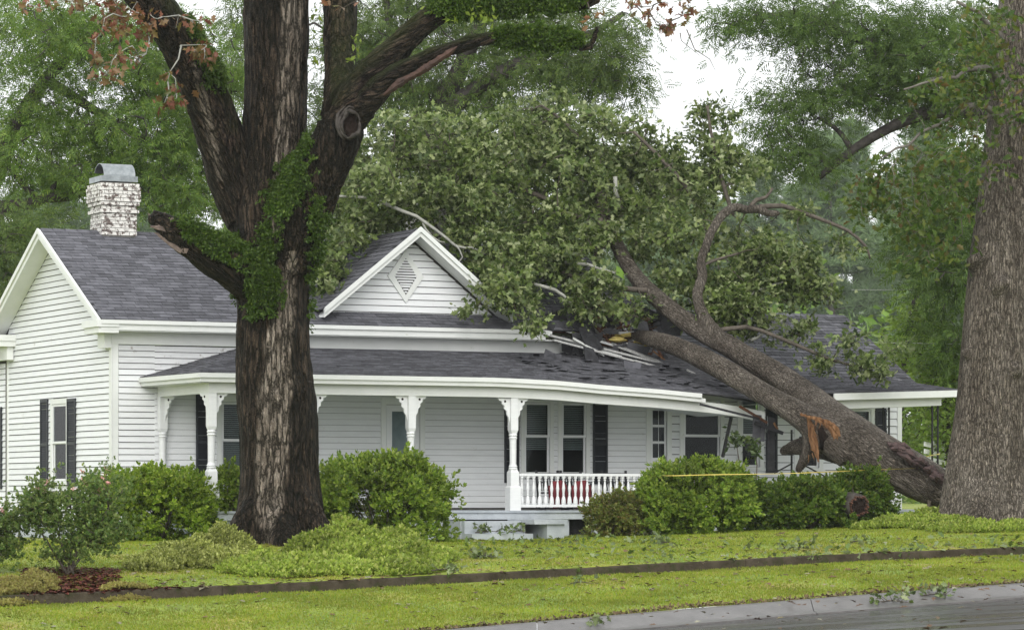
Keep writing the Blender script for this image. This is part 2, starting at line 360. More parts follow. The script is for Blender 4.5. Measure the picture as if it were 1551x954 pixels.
front_open, side_open = [], []
def fmap(a, z, n): return (a, -n, z)
def smap(a, z, n): return (-n, a, z)
def rectframe(mb, fn, a0, a1, z0, z1, wd, n0, n1, wb=None, wt=None):
    wb = wd if wb is None else wb; wt = wd if wt is None else wt
    for r in ((a0, a0+wd, z0, z1), (a1-wd, a1, z0, z1), (a0+wd, a1-wd, z1-wt, z1), (a0+wd, a1-wd, z0, z0+wb)):
        mb.prism([(r[0], r[2]), (r[1], r[2]), (r[1], r[3]), (r[0], r[3])], fn, n0, n1)
def rect(mb, fn, a0, a1, z0, z1, n0, n1): return mb.prism([(a0, z0), (a1, z0), (a1, z1), (a0, z1)], fn, n0, n1)
def window(fn, opens, a0, a1, z0, z1, rail=None, blinds=(1, 0), casing=.11):
    """a0..z1 = glass+sash opening"""
    rail = (z0+z1)/2 if rail is None else rail
    opens.append((a0, a1, z0, z1))
    mb = MB(); rectframe(mb, fn, a0-casing, a1+casing, z0-.05, z1+casing+.02, casing-.004, -.06, .045, wb=.046, wt=casing+.014)
    w = mb.build('window', M['trim'], house)
    mb = MB(); rect(mb, fn, a0-casing-.03, a1+casing+.03, z0-.09, z0-.053, -.02, .085); mb.build('sill', M['trim'], w)
    for (q0, q1, n) in ((rail+.002, z1-.002, .012), (z0+.002, rail+.038, -.024)):
        mb = MB(); rectframe(mb, fn, a0+.004, a1-.004, q0, q1, .05, n-.016, n+.016); s = mb.build('sash', M['white'], w)
        mb = MB(); rect(mb, fn, a0+.05, a1-.05, q0+.045, q1-.045, n-.003, n+.003); mb.build('pane', M['glass'], w)
    for i, (q0, q1) in enumerate(((rail+.02, z1-.01), (z0, rail))):
        if not blinds[i]: continue
        mb = MB(); z = q1; 
        while z > lerp(q1, q0, blinds[i]):
            a, b = fn(a0+.03, z, -.09), fn(a1-.03, z, -.09)
            p = [fn(a0+.03, z, -.08), fn(a1-.03, z, -.08), fn(a1-.03, z-.028, -.115), fn(a0+.03, z-.028, -.115)]
            mb.add(p, [(0, 1, 2, 3)]); z -= .045
        mb.build('blind', M['blind'], w)
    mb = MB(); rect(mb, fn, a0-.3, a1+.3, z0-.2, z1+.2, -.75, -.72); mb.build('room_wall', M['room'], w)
    return w
def shutter(fn, a0, a1, z0, z1):
    mb = MB(); rectframe(mb, fn, a0, a1, z0, z1, .05, .026, .062, wb=.09, wt=.07); rect(mb, fn, a0+.05, a1-.05, lerp(z0, z1, .47), lerp(z0, z1, .47)+.07, .027, .06)
    s = mb.build('shutter', M['shutter'], house)
    mb = MB(); z = z0+.09
    mb.prism([(a0+.05, z0+.08), (a1-.05, z0+.08), (a1-.05, z1-.06), (a0+.05, z1-.06)], fn, .027, .031)
    while z < z1-.09:
        mb.add([fn(a0+.05, z, .058), fn(a1-.05, z, .058), fn(a1-.05, z+.035, .034), fn(a0+.05, z+.035, .034)], [(0, 1, 2, 3)]); z += .042
    mb.build('louvers', M['shutter'], s)
# --- windows and doors on the front wall
def zpx(py, px, w=0): return Z(py, U(px, w), w)
window(fmap, front_open, U(335), U(393), zpx(728, 360), zpx(609, 360), zpx(668, 360), (1, 1))
shutter(fmap, U(296), U(316), zpx(738, 306), zpx(597, 306)); shutter(fmap, U(408), U(427), zpx(738, 417), zpx(597, 417))
for a, b in ((794, 832), (850, 887)):
    window(fmap, front_open, U(a), U(b), zpx(718, 840), zpx(610, 840), zpx(662, 840), (1, .35), casing=.1)
shutter(fmap, U(763), U(785), zpx(731, 775), zpx(605, 775)); shutter(fmap, U(897), U(919), zpx(733, 908), zpx(608, 908))
window(fmap, front_open, U(1035), U(1090), zpx(712, 1060), zpx(606, 1060), zpx(661, 1060), (0, 0))
window(fmap, front_open, U(1122), U(1150), zpx(707, 1136), zpx(606, 1136), zpx(660, 1136), (1, 0))
shutter(fmap, U(1159), U(1176), zpx(716, 1168), zpx(606, 1168))
window(fmap, front_open, U(1208), U(1240), zpx(708, 1224), zpx(612, 1224), None, (1, .4))
window(fmap, front_open, U(1284), U(1318), zpx(706, 1300), zpx(620, 1300), None, (.5, 0))
shutter(fmap, U(1325), U(1341), zpx(712, 1333), zpx(618, 1333))
def door(a0, a1, z1, kind):
    z0 = FLOOR+.03; front_open.append((a0, a1, z0-.03, z1))
    mb = MB(); rectframe(mb, fmap, a0-.13, a1+.13, z0-.03, z1+.15, .126, -.05, .05, wb=.01, wt=.146); d = mb.build('door', M['trim'], house)
    mb = MB()
    if kind == 'storm':
        rectframe(mb, fmap, a0+.01, a1-.01, z0, z1-.005, .14, -.01, .03, wb=.5, wt=.15)
        zm = lerp(z0, z1, .52); rect(mb, fmap, a0+.15, a1-.15, zm, zm+.035, -.009, .028)
        mb.build('door_leaf', M['white'], d)
        mb = MB(); rect(mb, fmap, a0+.14, a1-.14, z0+.49, z1-.15, .004, .012); mb.build('pane', M['glass'], d)
        mb = MB(); rectframe(mb, fmap, a0+.02, a1-.02, z0, z1-.005, .16, -.12, -.07, wb=.95, wt=.18); rect(mb, fmap, a0+.18, a1-.18, z0+.95, z1-.18, -.11, -.1)
        mb.build('inner_door', M['floor'], d)
    else:
        rect(mb, fmap, a0+.01, a1-.01, z0, z1-.005, -.03, .01); lf = mb.build('door_leaf', M['white'], d)
        for k in range(3):
            for j in range(2):
                q0 = lerp(a0, a1, .14+.38*j); q1 = q0+.34*(a1-a0); t1 = z1-.14-k*.4
                mb = MB(); rect(mb, fmap, q0, q1, t1-.34, t1, .011, .016); mb.build('pane', M['glass'], d)
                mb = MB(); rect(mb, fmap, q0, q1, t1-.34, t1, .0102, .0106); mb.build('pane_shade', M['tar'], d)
    mb = MB(); ah = a0+.07 if kind == 'storm' else a1-.08
    mb.tube([fmap(ah, z0+1.06, .03), fmap(ah, z0+1.08, .075), fmap(ah, z0+1.24, .08), fmap(ah, z0+1.28, .03)], [.018]*4, 6)
    if kind != 'storm': mb.lathe([(.02, 0), (.035, .02), (.02, .05)], (ah, -.03, z0+.9))
    mb.build('handle', M['iron'], d)
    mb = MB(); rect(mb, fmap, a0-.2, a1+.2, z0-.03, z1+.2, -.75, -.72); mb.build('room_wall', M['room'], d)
door(U(584), U(635), zpx(613, 610), 'storm')
door(U(985), U(1009), zpx(613, 997), 'lites')
# --- side wall window
WB = DEP
window(smap, side_open, Wd(102.5), Wd(81), Z(728, 0, 3.1), Z(611, 0, 3.1), Z(671, 0, 3.1), (1, 0))
shutter(smap, Wd(117), Wd(104.5), Z(736, 0, 2.5), Z(603, 0, 2.5)); shutter(smap, Wd(75), Wd(64), Z(738, 0, 4.8), Z(605, 0, 4.8))

# --- walls: backing panel with openings + individual clapboards
def panel(mb, fn, a0, a1, z0, z1, opens, n0, n1):
    As = sorted({a0, a1, *[x for o in opens for x in o[:2] if a0 < x < a1]}); Zs = sorted({z0, z1, *[x for o in opens for x in o[2:] if z0 < x < z1]})
    for i in range(len(As)-1):
        for j in range(len(Zs)-1):
            ca, cz = (As[i]+As[i+1])/2, (Zs[j]+Zs[j+1])/2
            if any(o[0] < ca < o[1] and o[2] < cz < o[3] for o in opens): continue
            rect(mb, fn, As[i], As[i+1], Zs[j], Zs[j+1], n0, n1)
def boards(parent, fn, z0, z1, step, ext, opens, mat, n=0.0, proud=.034, jit=.002, gap=.017):
    """ext(z) -> (a0, a1) at a height; boards are lapped: thick lower edge proud of the one below"""
    z = z0
    while z < z1-.02:
        t = min(z+step, z1); e0, e1 = ext(z), ext(t)
        segs = [(e0[0], e0[1])]
        for o in opens:
            if o[2]-.03 < t and o[3]+.03 > z:
                ns = []
                for s in segs:
                    if o[1] <= s[0] or o[0] >= s[1]: ns.append(s); continue
                    if o[0]-s[0] > .05: ns.append((s[0], o[0]))
                    if s[1]-o[1] > .05: ns.append((o[1], s[1]))
                segs = ns
        for s in segs:
            a0b, a1b = s; a0t = a0b+(e1[0]-e0[0] if s[0] == e0[0] else 0); a1t = a1b+(e1[1]-e0[1] if s[1] == e0[1] else 0)
            if a1b-a0b < .06: continue
            if a1t < a0t: a0t = a1t = (a0t+a1t)/2
            p = proud+random.uniform(-jit, jit)*2; dz = random.uniform(-jit, jit); tl = random.uniform(-jit, jit)
            pts = [fn(a0b, z+dz, n), fn(a1b, z+dz+tl, n), fn(a1b, z+dz+tl, n+p), fn(a0b, z+dz, n+p),
                   fn(a0t, t-gap, n), fn(a1t, t-gap, n), fn(a1t, t-gap, n+.012), fn(a0t, t-gap, n+.012)]
            MB().hexa(pts).build('siding_board', mat if not callable(mat) else mat(s[0], z), parent)
        z += step
STEP = .137
mb = MB(); panel(mb, fmap, 0.0, U_MAIN, .3, 4.385, front_open, -.08, -.002); panel(mb, fmap, U_MAIN, U_END, .3, 3.8, front_open, -.08, -.002); wf = mb.build('front_wall', M['sheathshade'], house)
boards(wf, fmap, .42, Z_FRIEZE-.002, STEP, lambda z: (.14, 1.0), [], lambda a, z: M['sidingworn'] if z > 3.8 else M['siding'])
WING0 = U(1012)
boards(wf, fmap, FLOOR+.05, 3.42, STEP, lambda z: (1.0, WING0), front_open, M['siding'], proud=.034, gap=.006)
boards(wf, fmap, 3.42, Z_FRIEZE-.002, STEP, lambda z: (1.0, 3.4), [], M['sidingworn'])
boards(wf, fmap, FLOOR+.05, 3.5, .185, lambda z: (WING0+.01, U_END-.1), front_open, M['siding'], proud=.035)
mb = MB().box(0-.012, .13, -.04, .0, .3, Z_FRIEZE); mb.box(-.04, -.0, -.04, .12, .3, Z_FRIEZE+.1); mb.build('corner_board', M['trim'], house)
mb = MB().box(U_END-.1, U_END+.03, -.045, -.0, .3, 3.9); mb.box(U_END+.0, U_END+.035, .0, .14, .3, 3.9); mb.build('corner_board', M['trim'], house)
# gable side
def gext(z):
    k = (Z_RIDGE-.19-z)/PITCH
    return (max(.12, W_RIDGE-k), min(DEP-.05, W_RIDGE+k))
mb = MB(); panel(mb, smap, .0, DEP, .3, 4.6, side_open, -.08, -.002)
mb.prism([(.0, 4.6), (DEP, 4.6), (DEP, zroof(DEP)-.16), (W_RIDGE, Z_RIDGE-.16), (0, zroof(0)-.16)], smap, -.08, -.002); ws = mb.build('side_wall', M['sheathshade'], house)
boards(ws, smap, .42, Z_RIDGE-.24, STEP, gext, side_open, M['siding'])
mb = MB().box(-.045, .0, DEP-.06, DEP+.06, .3, Z_EAVE-.4); mb.build('corner_board', M['trim'], house)
# rear and far walls close the body
MB().box(0, U_END, DEP-.05, DEP+.03, .3, 4.5).build('rear_wall', M['siding'], house)
mb = MB(); mb.box(U_MAIN, U_MAIN+.06, .1, DEP-.06, 3.0, 4.6); mb.prism([(.1, 4.6), (DEP-.1, 4.6), (W_RIDGE, Z_RIDGE-.1)], lambda a, z, n: (U_MAIN+n, a, z), 0, .06); mb.build('wing_gable_wall', M['siding'], house)
mb = MB(); mb.box(U_END-.06, U_END, .02, 6.6, .3, 3.8); mb.prism([(.0, 3.8), (6.6, 3.8), (3.3, 5.6)], lambda a, z, n: (U_END-.06+n, a, z), 0, .06); mb.build('end_wall', M['siding'], house)
MB().box(.1, U_END-.1, .1, DEP-.1, .5, .6).build('interior_floor', M['room'], house)
MB().box(.1, U_END-.1, .12, DEP-.1, 3.55, 3.6).build('interior_ceiling', M['room'], house)
# rear extension to the left, seen past the corner
mb = MB().box(-.05, 3, DEP+.03, 13.5, .3, 4.3); rwg = mb.build('rear_extension', M['sheathshade'], house)
boards(rwg, smap, .42, 4.25, STEP, lambda z: (DEP+.1, 13.5), [(8.5, 9.0, .7, 3.2)], M['siding'], n=.05)
shutter(lambda a, z, n: (-n-.05, a, z), Wd(8), Wd(-6), Z(740, 0, 8.6), Z(617, 0, 8.6))
# foundation
MB().box(-.03, .06, -.03, 13.4, -.6, .36).build('foundation', M['found'], house)
MB().box(-.03, 1.2, -.035, .06, -.6, .36).build('foundation', M['found'], house)

# --- roofs
def slope_fn(a, b, c, d):     # bilinear patch: a,b along eave, d,c along ridge
    a, b, c, d = map(Vector, (a, b, c, d)); n = (b-a).cross(d-a).normalized()
    if n.z < 0: n = -n
    return lambda s, t, h: (a.lerp(b, s)).lerp(d.lerp(c, s), t)+n*h
def shingles(parent, fn, Ls, Lt, mat, skip=None, exposure=.165, tabw=.32, warp=None, lift=.016, name='shingles'):
    mb = MB(); rows = max(1, int(round(Lt/exposure)))
    for r in range(rows):
        t0, t1 = r/rows-.03/Lt, min(1.0, (r+1.25)/rows); off = (r % 2)*.5+random.uniform(-.2, .2); n = int(Ls/tabw)+2; dj = random.uniform(-.003, .003)
        for k in range(n):
            s0, s1 = (k-off)*tabw/Ls, (k+1-off)*tabw/Ls-.012/Ls
            s0, s1 = max(0, s0), min(1, s1)
            if s1-s0 < .02/Ls: continue
            sm, tm = (s0+s1)/2, (t0+t1)/2
            if skip and skip(sm, tm): continue
            h = lift+random.uniform(0, .006); j = random.uniform(-.012, .012)/Lt
            q = []
            for (s, t, hh) in ((s0, t0+j+dj, .004), (s1, t0+j+dj, .004), (s1, t1, .001), (s0, t1, .001), (s0, t0+j+dj, h+.004), (s1, t0+j+dj, h+.004), (s1, t1, .004), (s0, t1, .004)):
                p = fn(s, t, hh)
                if warp: p = warp(p)
                q.append(p)
            b = len(mb.v); mb.v += [tuple(p) for p in q]
            mb.f += [(b+4, b+5, b+6, b+7), (b, b+1, b+5, b+4), (b+1, b+2, b+6, b+5), (b+3, b, b+4, b+7)]
    return tag(mb.build(name, mat, parent, normals=False), kind='stuff')
def deck(name, fn, mat, skip=None, th=.03, nu=1, nt_=1, parent=None, warp=None):
    mb = MB()
    for i in range(nu):
        for j in range(nt_):
            s0, s1, t0, t1 = i/nu, (i+1)/nu, j/nt_, (j+1)/nt_
            if skip and skip((s0+s1)/2, (t0+t1)/2): continue
            q = [fn(s, t, h) for h in (-th, 0) for s, t in ((s0, t0), (s1, t0), (s1, t1), (s0, t1))]
            if warp: q = [warp(p) for p in q]
            mb.hexa(q)
    return mb.build(name, mat, parent or house)
# main roof: front slope with a torn hole near the right end
E0, E1 = -.42, U_MAIN+.35
HOLE = (U(885, .6), U(1030, .6))
LS, LT = E1-E0, math.hypot(W_RIDGE+.45, Z_RIDGE-Z_EAVE)
fn_front = slope_fn((E0, -.45, Z_EAVE), (E1, -.45, Z_EAVE), (E1, W_RIDGE, Z_RIDGE), (E0, W_RIDGE, Z_RIDGE))
def in_hole(s, t):
    u = E0+s*LS; e = .25*math.sin(u*5)+.15*math.sin(u*13+1)
    return u > HOLE[0]-.3+t*1.2+e*.5 and t < .38+e*.3 and u < HOLE[1]+.8
roof = deck('main_roof', fn_front, M['tar'], in_hole, nu=60, nt_=24)
shingles(roof, fn_front, LS, LT, M['shingle'], in_hole)
fn_back = slope_fn((E1, 2*W_RIDGE+.45, Z_EAVE), (E0, 2*W_RIDGE+.45, Z_EAVE), (E0, W_RIDGE+.01, Z_RIDGE), (E1, W_RIDGE+.01, Z_RIDGE))
deck('rear_slope', fn_back, M['shingle'], parent=roof)
mb = MB()
for k in range(int(LS/.3)):
    u = E0+k*.3
    for sgn in (-1, 1): mb.add([(u, W_RIDGE, Z_RIDGE+.03), (u+.29, W_RIDGE, Z_RIDGE+.024), (u+.29, W_RIDGE+sgn*.15, Z_RIDGE+.024-.15*PITCH), (u, W_RIDGE+sgn*.15, Z_RIDGE+.03-.15*PITCH)], [(0, 1, 2, 3)])
mb.build('ridge_cap', M['shingle'], roof)
# left gable rakes, soffit and cornice returns
def rake(name, w0, w1, z0, z1, parent):
    for (du0, du1, o0, o1) in ((-.46, -.425, .0, .22), (-.50, -.462, -.02, .10)):
        mb = MB(); mb.hexa([(du0, w0, z0-o1), (du1, w0, z0-o1), (du1, w1, z1-o1), (du0, w1, z1-o1), (du0, w0, z0-o0), (du1, w0, z0-o0), (du1, w1, z1-o0), (du0, w1, z1-o0)])
        mb.build(name, M['trim'], parent)
    mb = MB(); mb.hexa([(-.423, w0, z0-.2), (-.03, w0, z0-.2), (-.03, w1, z1-.2), (-.423, w1, z1-.2), (-.423, w0, z0-.16), (-.03, w0, z0-.16), (-.03, w1, z1-.16), (-.423, w1, z1-.16)]); mb.build('soffit', M['trim'], parent)
rake('rake_board', -.45, W_RIDGE, Z_EAVE, Z_RIDGE, roof); rake('rake_board', 2*W_RIDGE+.45, W_RIDGE, Z_EAVE, Z_RIDGE, roof)
for w0, w1 in ((-.45, .55), (2*W_RIDGE-.75, 2*W_RIDGE+.45)):
    mb = MB().box(-.47, -.0, w0, w1, Z_EAVE-.30, Z_EAVE-.17); mb.box(-.52, .0, w0-.03, w1+.05, Z_EAVE-.168, Z_EAVE-.02); mb.box(-.2, -.04, w0+.4 if w0 < 0 else w0+.1, w1-.12 if w0 < 0 else w1-.4, Z_EAVE-.62, Z_EAVE-.303); mb.build('cornice_return', M['trim'], roof)
# front cornice: gutter board, soffit, frieze, up to the break
UB = U(835, -.45)
mb = MB().box(-.42, UB, -.50, -.452, Z_EAVE-.10, Z_EAVE-.012); mb.box(-.42, UB-.15, -.455, -.42, Z_EAVE-.235, Z_EAVE-.103); mb.build('fascia', M['trim'], roof)
MB().box(-.04, UB+.4, -.418, -.0, Z_EAVE-.26, Z_EAVE-.225).build('soffit', M['trim'], roof)
MB().box(-.035, UB+1.2, -.05, .0, Z_FRIEZE, Z_EAVE-.262).build('frieze', M['trim'], roof)
# --- cross gable (pediment) over the porch
UC, HWD = U(620, .2), 2.42
UPZ0 = Z_EAVE+.42
for sgn in (-1, 1):
    eu = UC+sgn*HWD; ez = 5.28; ep = (Z_RIDGE-.01-ez)/HWD
    wv = W_RIDGE-(Z_RIDGE-.01-ez)/PITCH
    fn = slope_fn((eu, -.38, ez), (eu, wv, ez), (UC, W_RIDGE-.02, Z_RIDGE-.01), (UC, -.38, Z_RIDGE-.01))
    g = deck('cross_gable_roof', fn, M['tar']); shingles(g, fn, wv+.38, math.hypot(HWD, Z_RIDGE-ez), M['shingledark'])
    for (n0, n1, o0, o1) in ((-.43, -.385, .0, .20), (-.47, -.432, -.03, .09)):
        mb = MB(); mb.hexa([(eu, n0, ez-o1), (UC, n0, Z_RIDGE-o1-.01), (UC, n1, Z_RIDGE-o1-.01), (eu, n1, ez-o1), (eu, n0, ez-o0), (UC, n0, Z_RIDGE-o0-.01), (UC, n1, Z_RIDGE-o0-.01), (eu, n1, ez-o0)]); mb.build('rake_board', M['trim'], g)
    mb = MB(); mb.hexa([(eu, -.383, ez-.19), (UC, -.383, Z_RIDGE-.2), (UC, .12, Z_RIDGE-.2), (eu, .12, ez-.19), (eu, -.383, ez-.15), (UC, -.383, Z_RIDGE-.16), (UC, .12, Z_RIDGE-.16), (eu, .12, ez-.15)]); mb.build('soffit', M['trim'], g)
PW = .14
mb = MB(); mb.prism([(UC-HWD+.05, 5.12), (UC+HWD-.05, 5.12), (UC, Z_RIDGE-.2)], fmap, -.3-PW, -.02-PW); pw = mb.build('pediment_wall', M['sheathshade'], house)
VC, VW, VH = (UC-.13), .46, .62      # diamond vent
zc = 6.12
def pext(z): k = (Z_RIDGE-.2-z)/(Z_RIDGE-5.28)*HWD; return (UC-k+.06, UC+k-.06)
boards(pw, fmap, 5.13, Z_RIDGE-.35, .152, pext, [], M['siding'], n=-PW-.02)
mb = MB(); o = [(0, VH), (VW, 0), (0, -VH), (-VW, 0)]; i_ = [(a*.62, b*.70) for a, b in o]
for k in range(4):
    q = [o[k], o[(k+1) % 4], i_[(k+1) % 4], i_[k]]
    mb.prism([(VC+a, zc+b) for a, b in q], fmap, -PW-.01, -PW+.035)
vent = mb.build('gable_vent', M['trim'], house)
mb = MB().prism([(VC+a, zc+b) for a, b in i_], fmap, -PW+.008, -PW+.010); mb.build('vent_back', M['rot'], vent)
zz = zc-VH*.70+.05
while zz < zc+VH*.70-.03:
    hw = VW*.62*(1-abs(zz-zc)/(VH*.70))
    mb = MB().hexa([fmap(VC-hw, zz, -PW+.04), fmap(VC+hw, zz, -PW+.04), fmap(VC+hw*.98, zz+.03, -PW+.012), fmap(VC-hw*.98, zz+.03, -PW+.012), fmap(VC-hw, zz+.012, -PW+.042), fmap(VC+hw, zz+.012, -PW+.042), fmap(VC+hw*.98, zz+.042, -PW+.014), fmap(VC-hw*.98, zz+.042, -PW+.014)])
    mb.build('slat', M['white'], vent); zz += .062
# --- lower wing roof on the right (hit by the trunk)
WR, WZ = 3.3, 5.71; WE = U_END+.38
fnw = slope_fn((U_MAIN+.05, -.2, 3.90-.2*.55), (WE, -.2, 3.90-.2*.55), (WE, WR, WZ), (U_MAIN+.05, WR, WZ))
wr = deck('wing_roof', fnw, M['tar']); shingles(wr, fnw, WE-U_MAIN, math.hypot(WR+.2, 1.92), M['shingledark'])
fnw2 = slope_fn((WE, 6.9, 3.75), (U_MAIN+.05, 6.9, 3.75), (U_MAIN+.05, WR+.01, WZ), (WE, WR+.01, WZ)); deck('rear_slope', fnw2, M['shingledark'], parent=wr)
mb = MB().hexa([(WE-.02, -.2, 3.62), (WE+.02, -.2, 3.62), (WE+.02, WR, WZ-.16), (WE-.02, WR, WZ-.16), (WE-.02, -.2, 3.77), (WE+.02, -.2, 3.77), (WE+.02, WR, WZ-.03), (WE-.02, WR, WZ-.03)]); mb.build('rake_board', M['trim'], wr)
# rear extension roof
fnr = slope_fn((-.5, 13.8, 4.35), (-.5, DEP+.2, 4.35), (2.2, DEP+.2, 5.9), (2.2, 13.8, 5.9)); rr = deck('rear_extension_roof', fnr, M['tar']); shingles(rr, fnr, 5.9, 3.1, M['shingle'])
MB().box(-.55, -.5, DEP+.45, 13.8, 4.15, 4.34).build('fascia', M['trim'], rr)

# --- chimneys, brick by brick
def chimney(u, w, z0, z1, wd, cowl):
    mb = MB().box(u-wd/2+.03, u+wd/2-.03, w-wd/2+.03, w+wd/2-.03, z0-1.2, z1-.02); c = mb.build('chimney', M['mortar'], house)
    ch = .088; n = int((z1-z0)/ch)
    for r in range(n):
        z = z0+r*ch; g = 0
        if r >= n-6: g = .075
        if r in (n-6, n-1): g = .05
        if r == n-8: g = .045
        h = wd/2+g
        for face in range(2):
            a = -h+(-.11 if r % 2 else 0); 
            while a < h-.01:
                a0, a1 = max(a, -h), min(a+.215, h); a += .228
                if a1-a0 < .03: continue
                d = random.uniform(-.006, .008)
                b = MB()
                if face == 0: b.box(u+a0, u+a1, w-h-d, w-h+.1, z, z+ch-.013)
                else:
                    a0 = max(a0, -h+.102)
                    if a1-a0 < .03: continue
                    b.box(u-h-d, u-h+.1, w+a0, w+a1, z, z+ch-.013)
                b.build('brick', M['brick'], c)
    if cowl:
        h = wd/2+.0
        mb = MB().box(u-h-.02, u+h+.02, w-h-.02, w+h+.02, z1, z1+.13); mb.build('chimney_cap', M['flash'], c)
        mb = MB(); k = 14; r0 = .40                      # arched sheet-metal hood, open at its ends
        for i in range(k):
            a0, a1 = math.pi*(i/k*.9+.12), math.pi*((i+1)/k*.9+.12)
            q = []
            for (a, rr_) in ((a0, r0), (a1, r0), (a1, r0-.015), (a0, r0-.015)):
                q.append((a, rr_))
            p = lambda a, rr_, uu: (u+uu, w+rr_*math.cos(a)*.9, z1+.13+rr_*math.sin(a)*.8)
            mb.hexa([p(a0, r0-.015, -.36), p(a1, r0-.015, -.36), p(a1, r0-.015, .42), p(a0, r0-.015, .42), p(a0, r0, -.36), p(a1, r0, -.36), p(a1, r0, .42), p(a0, r0, .42)])
        mb.build('cowl', M['flash'], c)
        MB().box(u-.34, u+.38, w-.33, w+.33, z1+.131, z1+.15).build('flue_opening', M['rot'], c)
CHU = U(174, W_RIDGE); chimney(CHU, W_RIDGE+.1, Z_RIDGE-.1, Z(277, CHU, W_RIDGE), .86, True)
C2 = U(646, W_RIDGE+.3); chimney(C2, W_RIDGE+.3, Z_RIDGE-.1, Z(302, C2, W_RIDGE), .7, False)

# --- porch
PD = 3.2; PE = 3.5; PU0 = U(303, -PE); Z_PE = 3.65
def sag(u): return interp(u, [8.0, 9.5, 10.6, 12, 13.6, 14.6, 15.5], [0, .05, .13, .20, .32, .45, .64])
UBK = U(1172, -PE)           # front beam is broken here
def pwarp(p):
    p = Vector(p); f = clamp(-p.y/PE, 0, 1); p.z -= sag(p.x)*f**1.2; return p
UL = PU0+.0; LWALL = U(213, 0)
fnp = slope_fn((PU0, -PE, Z_PE), (UBK, -PE, Z_PE), (UBK, -.03, Z_FRIEZE+.0), (PU0+2.4, -.03, Z_FRIEZE))
porch = deck('porch_roof', fnp, M['tar'], nu=30, nt_=4, warp=pwarp)
shingles(porch, fnp, UBK-PU0, PE+.1, M['shingledark'], warp=pwarp, exposure=.15, lift=.018)
fnl = slope_fn((LWALL, -.03, Z_PE), (PU0, -PE, Z_PE), (PU0+2.4, -.03, Z_FRIEZE), (PU0+2.38, -.03, Z_FRIEZE-.005))
pl = deck('porch_roof_end', fnl, M['tar'], nu=6, nt_=6); shingles(pl, fnl, 3.6, 1.9, M['shingledark'], exposure=.15)
# fascia + beam following the sag
def run(name, u0, u1, w0, w1, o0, o1, mat, parent, n=24, dz=lambda u: 0):
    mb = MB(); us = np.linspace(u0, u1, n); vs = []
    for u in us:
        s = -sag(u)*clamp(-w0/PE, 0, 1)**1.2+dz(u)
        vs += [(u, w0, Z_PE+o0+s), (u, w1, Z_PE+o0+s), (u, w1, Z_PE+o1+s), (u, w0, Z_PE+o1+s)]
    fs = [(i*4+j, i*4+(j+1) % 4, (i+1)*4+(j+1) % 4, (i+1)*4+j) for i in range(n-1) for j in range(4)]+[(0, 1, 2, 3), tuple(range(4*n-4, 4*n))[::-1]]
    return mb.add(vs, fs).build(name, mat, parent)
UF = U(1062, -PE)
run('fascia', PU0-.03, UF, -PE-.05, -PE, -.105, -.005, M['trim'], porch)
run('fascia', PU0, UF+.12, -PE-.0, -PE+.04, -.2, -.107, M['trim'], porch)
run('beam', PU0+.28, UBK-.12, -PD-.1, -PD+.08, -.43, -.19, M['trim'], porch)
run('porch_ceiling', PU0+.3, UBK-.1, -PD+.085, -.03, -.27, -.25, M['trim'], porch)
a, b = Vector((LWALL-.03, -.03, 0)), Vector((PU0-.03, -PE-.05, 0))
MB().bar(a+Vector((0, 0, Z_PE-.06)), b+Vector((0, 0, Z_PE-.06)), .05, .10).build('fascia', M['trim'], pl)
MB().bar(a+Vector((.05, 0, Z_PE-.155)), b+Vector((.05, .05, Z_PE-.155)), .04, .09).build('fascia', M['trim'], pl)
PUP = U(320, -PD)
MB().bar((U(243), -.03, Z_PE-.31), (PUP, -PD, Z_PE-.31), .16, .24).build('beam', M['trim'], pl)
MB().hexa([(LWALL+.05, -.05, Z_PE-.215), (U(243)+.1, -.05, Z_PE-.215), (PUP+.1, -PD, Z_PE-.215), (PU0+.03, -PE+.05, Z_PE-.215), (LWALL+.05, -.05, Z_PE-.205), (U(243)+.1, -.05, Z_PE-.205), (PUP+.1, -PD, Z_PE-.205), (PU0+.03, -PE+.05, Z_PE-.205)]).build('soffit', M['trim'], pl)
# right-hand part of the porch roof
UR0, UR1 = U(1262, -PE), U(1455, -PE)
def rsag(u): return interp(u, [UR0, UR1], [.13, 0])
Z_PR = Z(592, UR1, -PE)+.02
fnq = slope_fn((UR0-.9, -PE, Z_PR), (UR1, -PE, Z_PR), (UR1+.1, .05, 3.93), (UR0-2.5, .05, 3.93))
qwarp = lambda p: Vector((p[0], p[1], p[2]-rsag(p[0])*clamp(-p[1]/PE, 0, 1)))
pr = deck('porch_roof_right', fnq, M['tar'], nu=10, nt_=4, warp=qwarp); shingles(pr, fnq, UR1-UR0+1.2, PE, M['shingledark'], warp=qwarp, exposure=.15)
def qrun(name, u0, u1, w0, w1, z0, z1):
    MB().hexa([(u0, w0, Z_PR+z0-rsag(u0)), (u1, w0, Z_PR+z0), (u1, w1, Z_PR+z0), (u0, w1, Z_PR+z0-rsag(u0)), (u0, w0, Z_PR+z1-rsag(u0)), (u1, w0, Z_PR+z1), (u1, w1, Z_PR+z1), (u0, w1, Z_PR+z1-rsag(u0))]).build(name, M['trim'], pr)
qrun('fascia', UR0, UR1+.02, -PE-.05, -PE, -.16, -.0); qrun('beam', UR0+.1, UR1-.42, -PD-.1, -PD+.08, -.37, -.165); qrun('porch_ceiling', UR0-.5, UR1-.2, -PD+.085, -.04, -.2, -.18)
MB().box(UR1-.0, UR1+.03, -PE, .0, Z_PR-.16, Z_PR-.02).build('fascia', M['trim'], pr)
MB().box(UR1-.6, UR1-.43, -PD+.08, -.1, Z_PR-.37, Z_PR-.2).build('beam', M['trim'], pr)
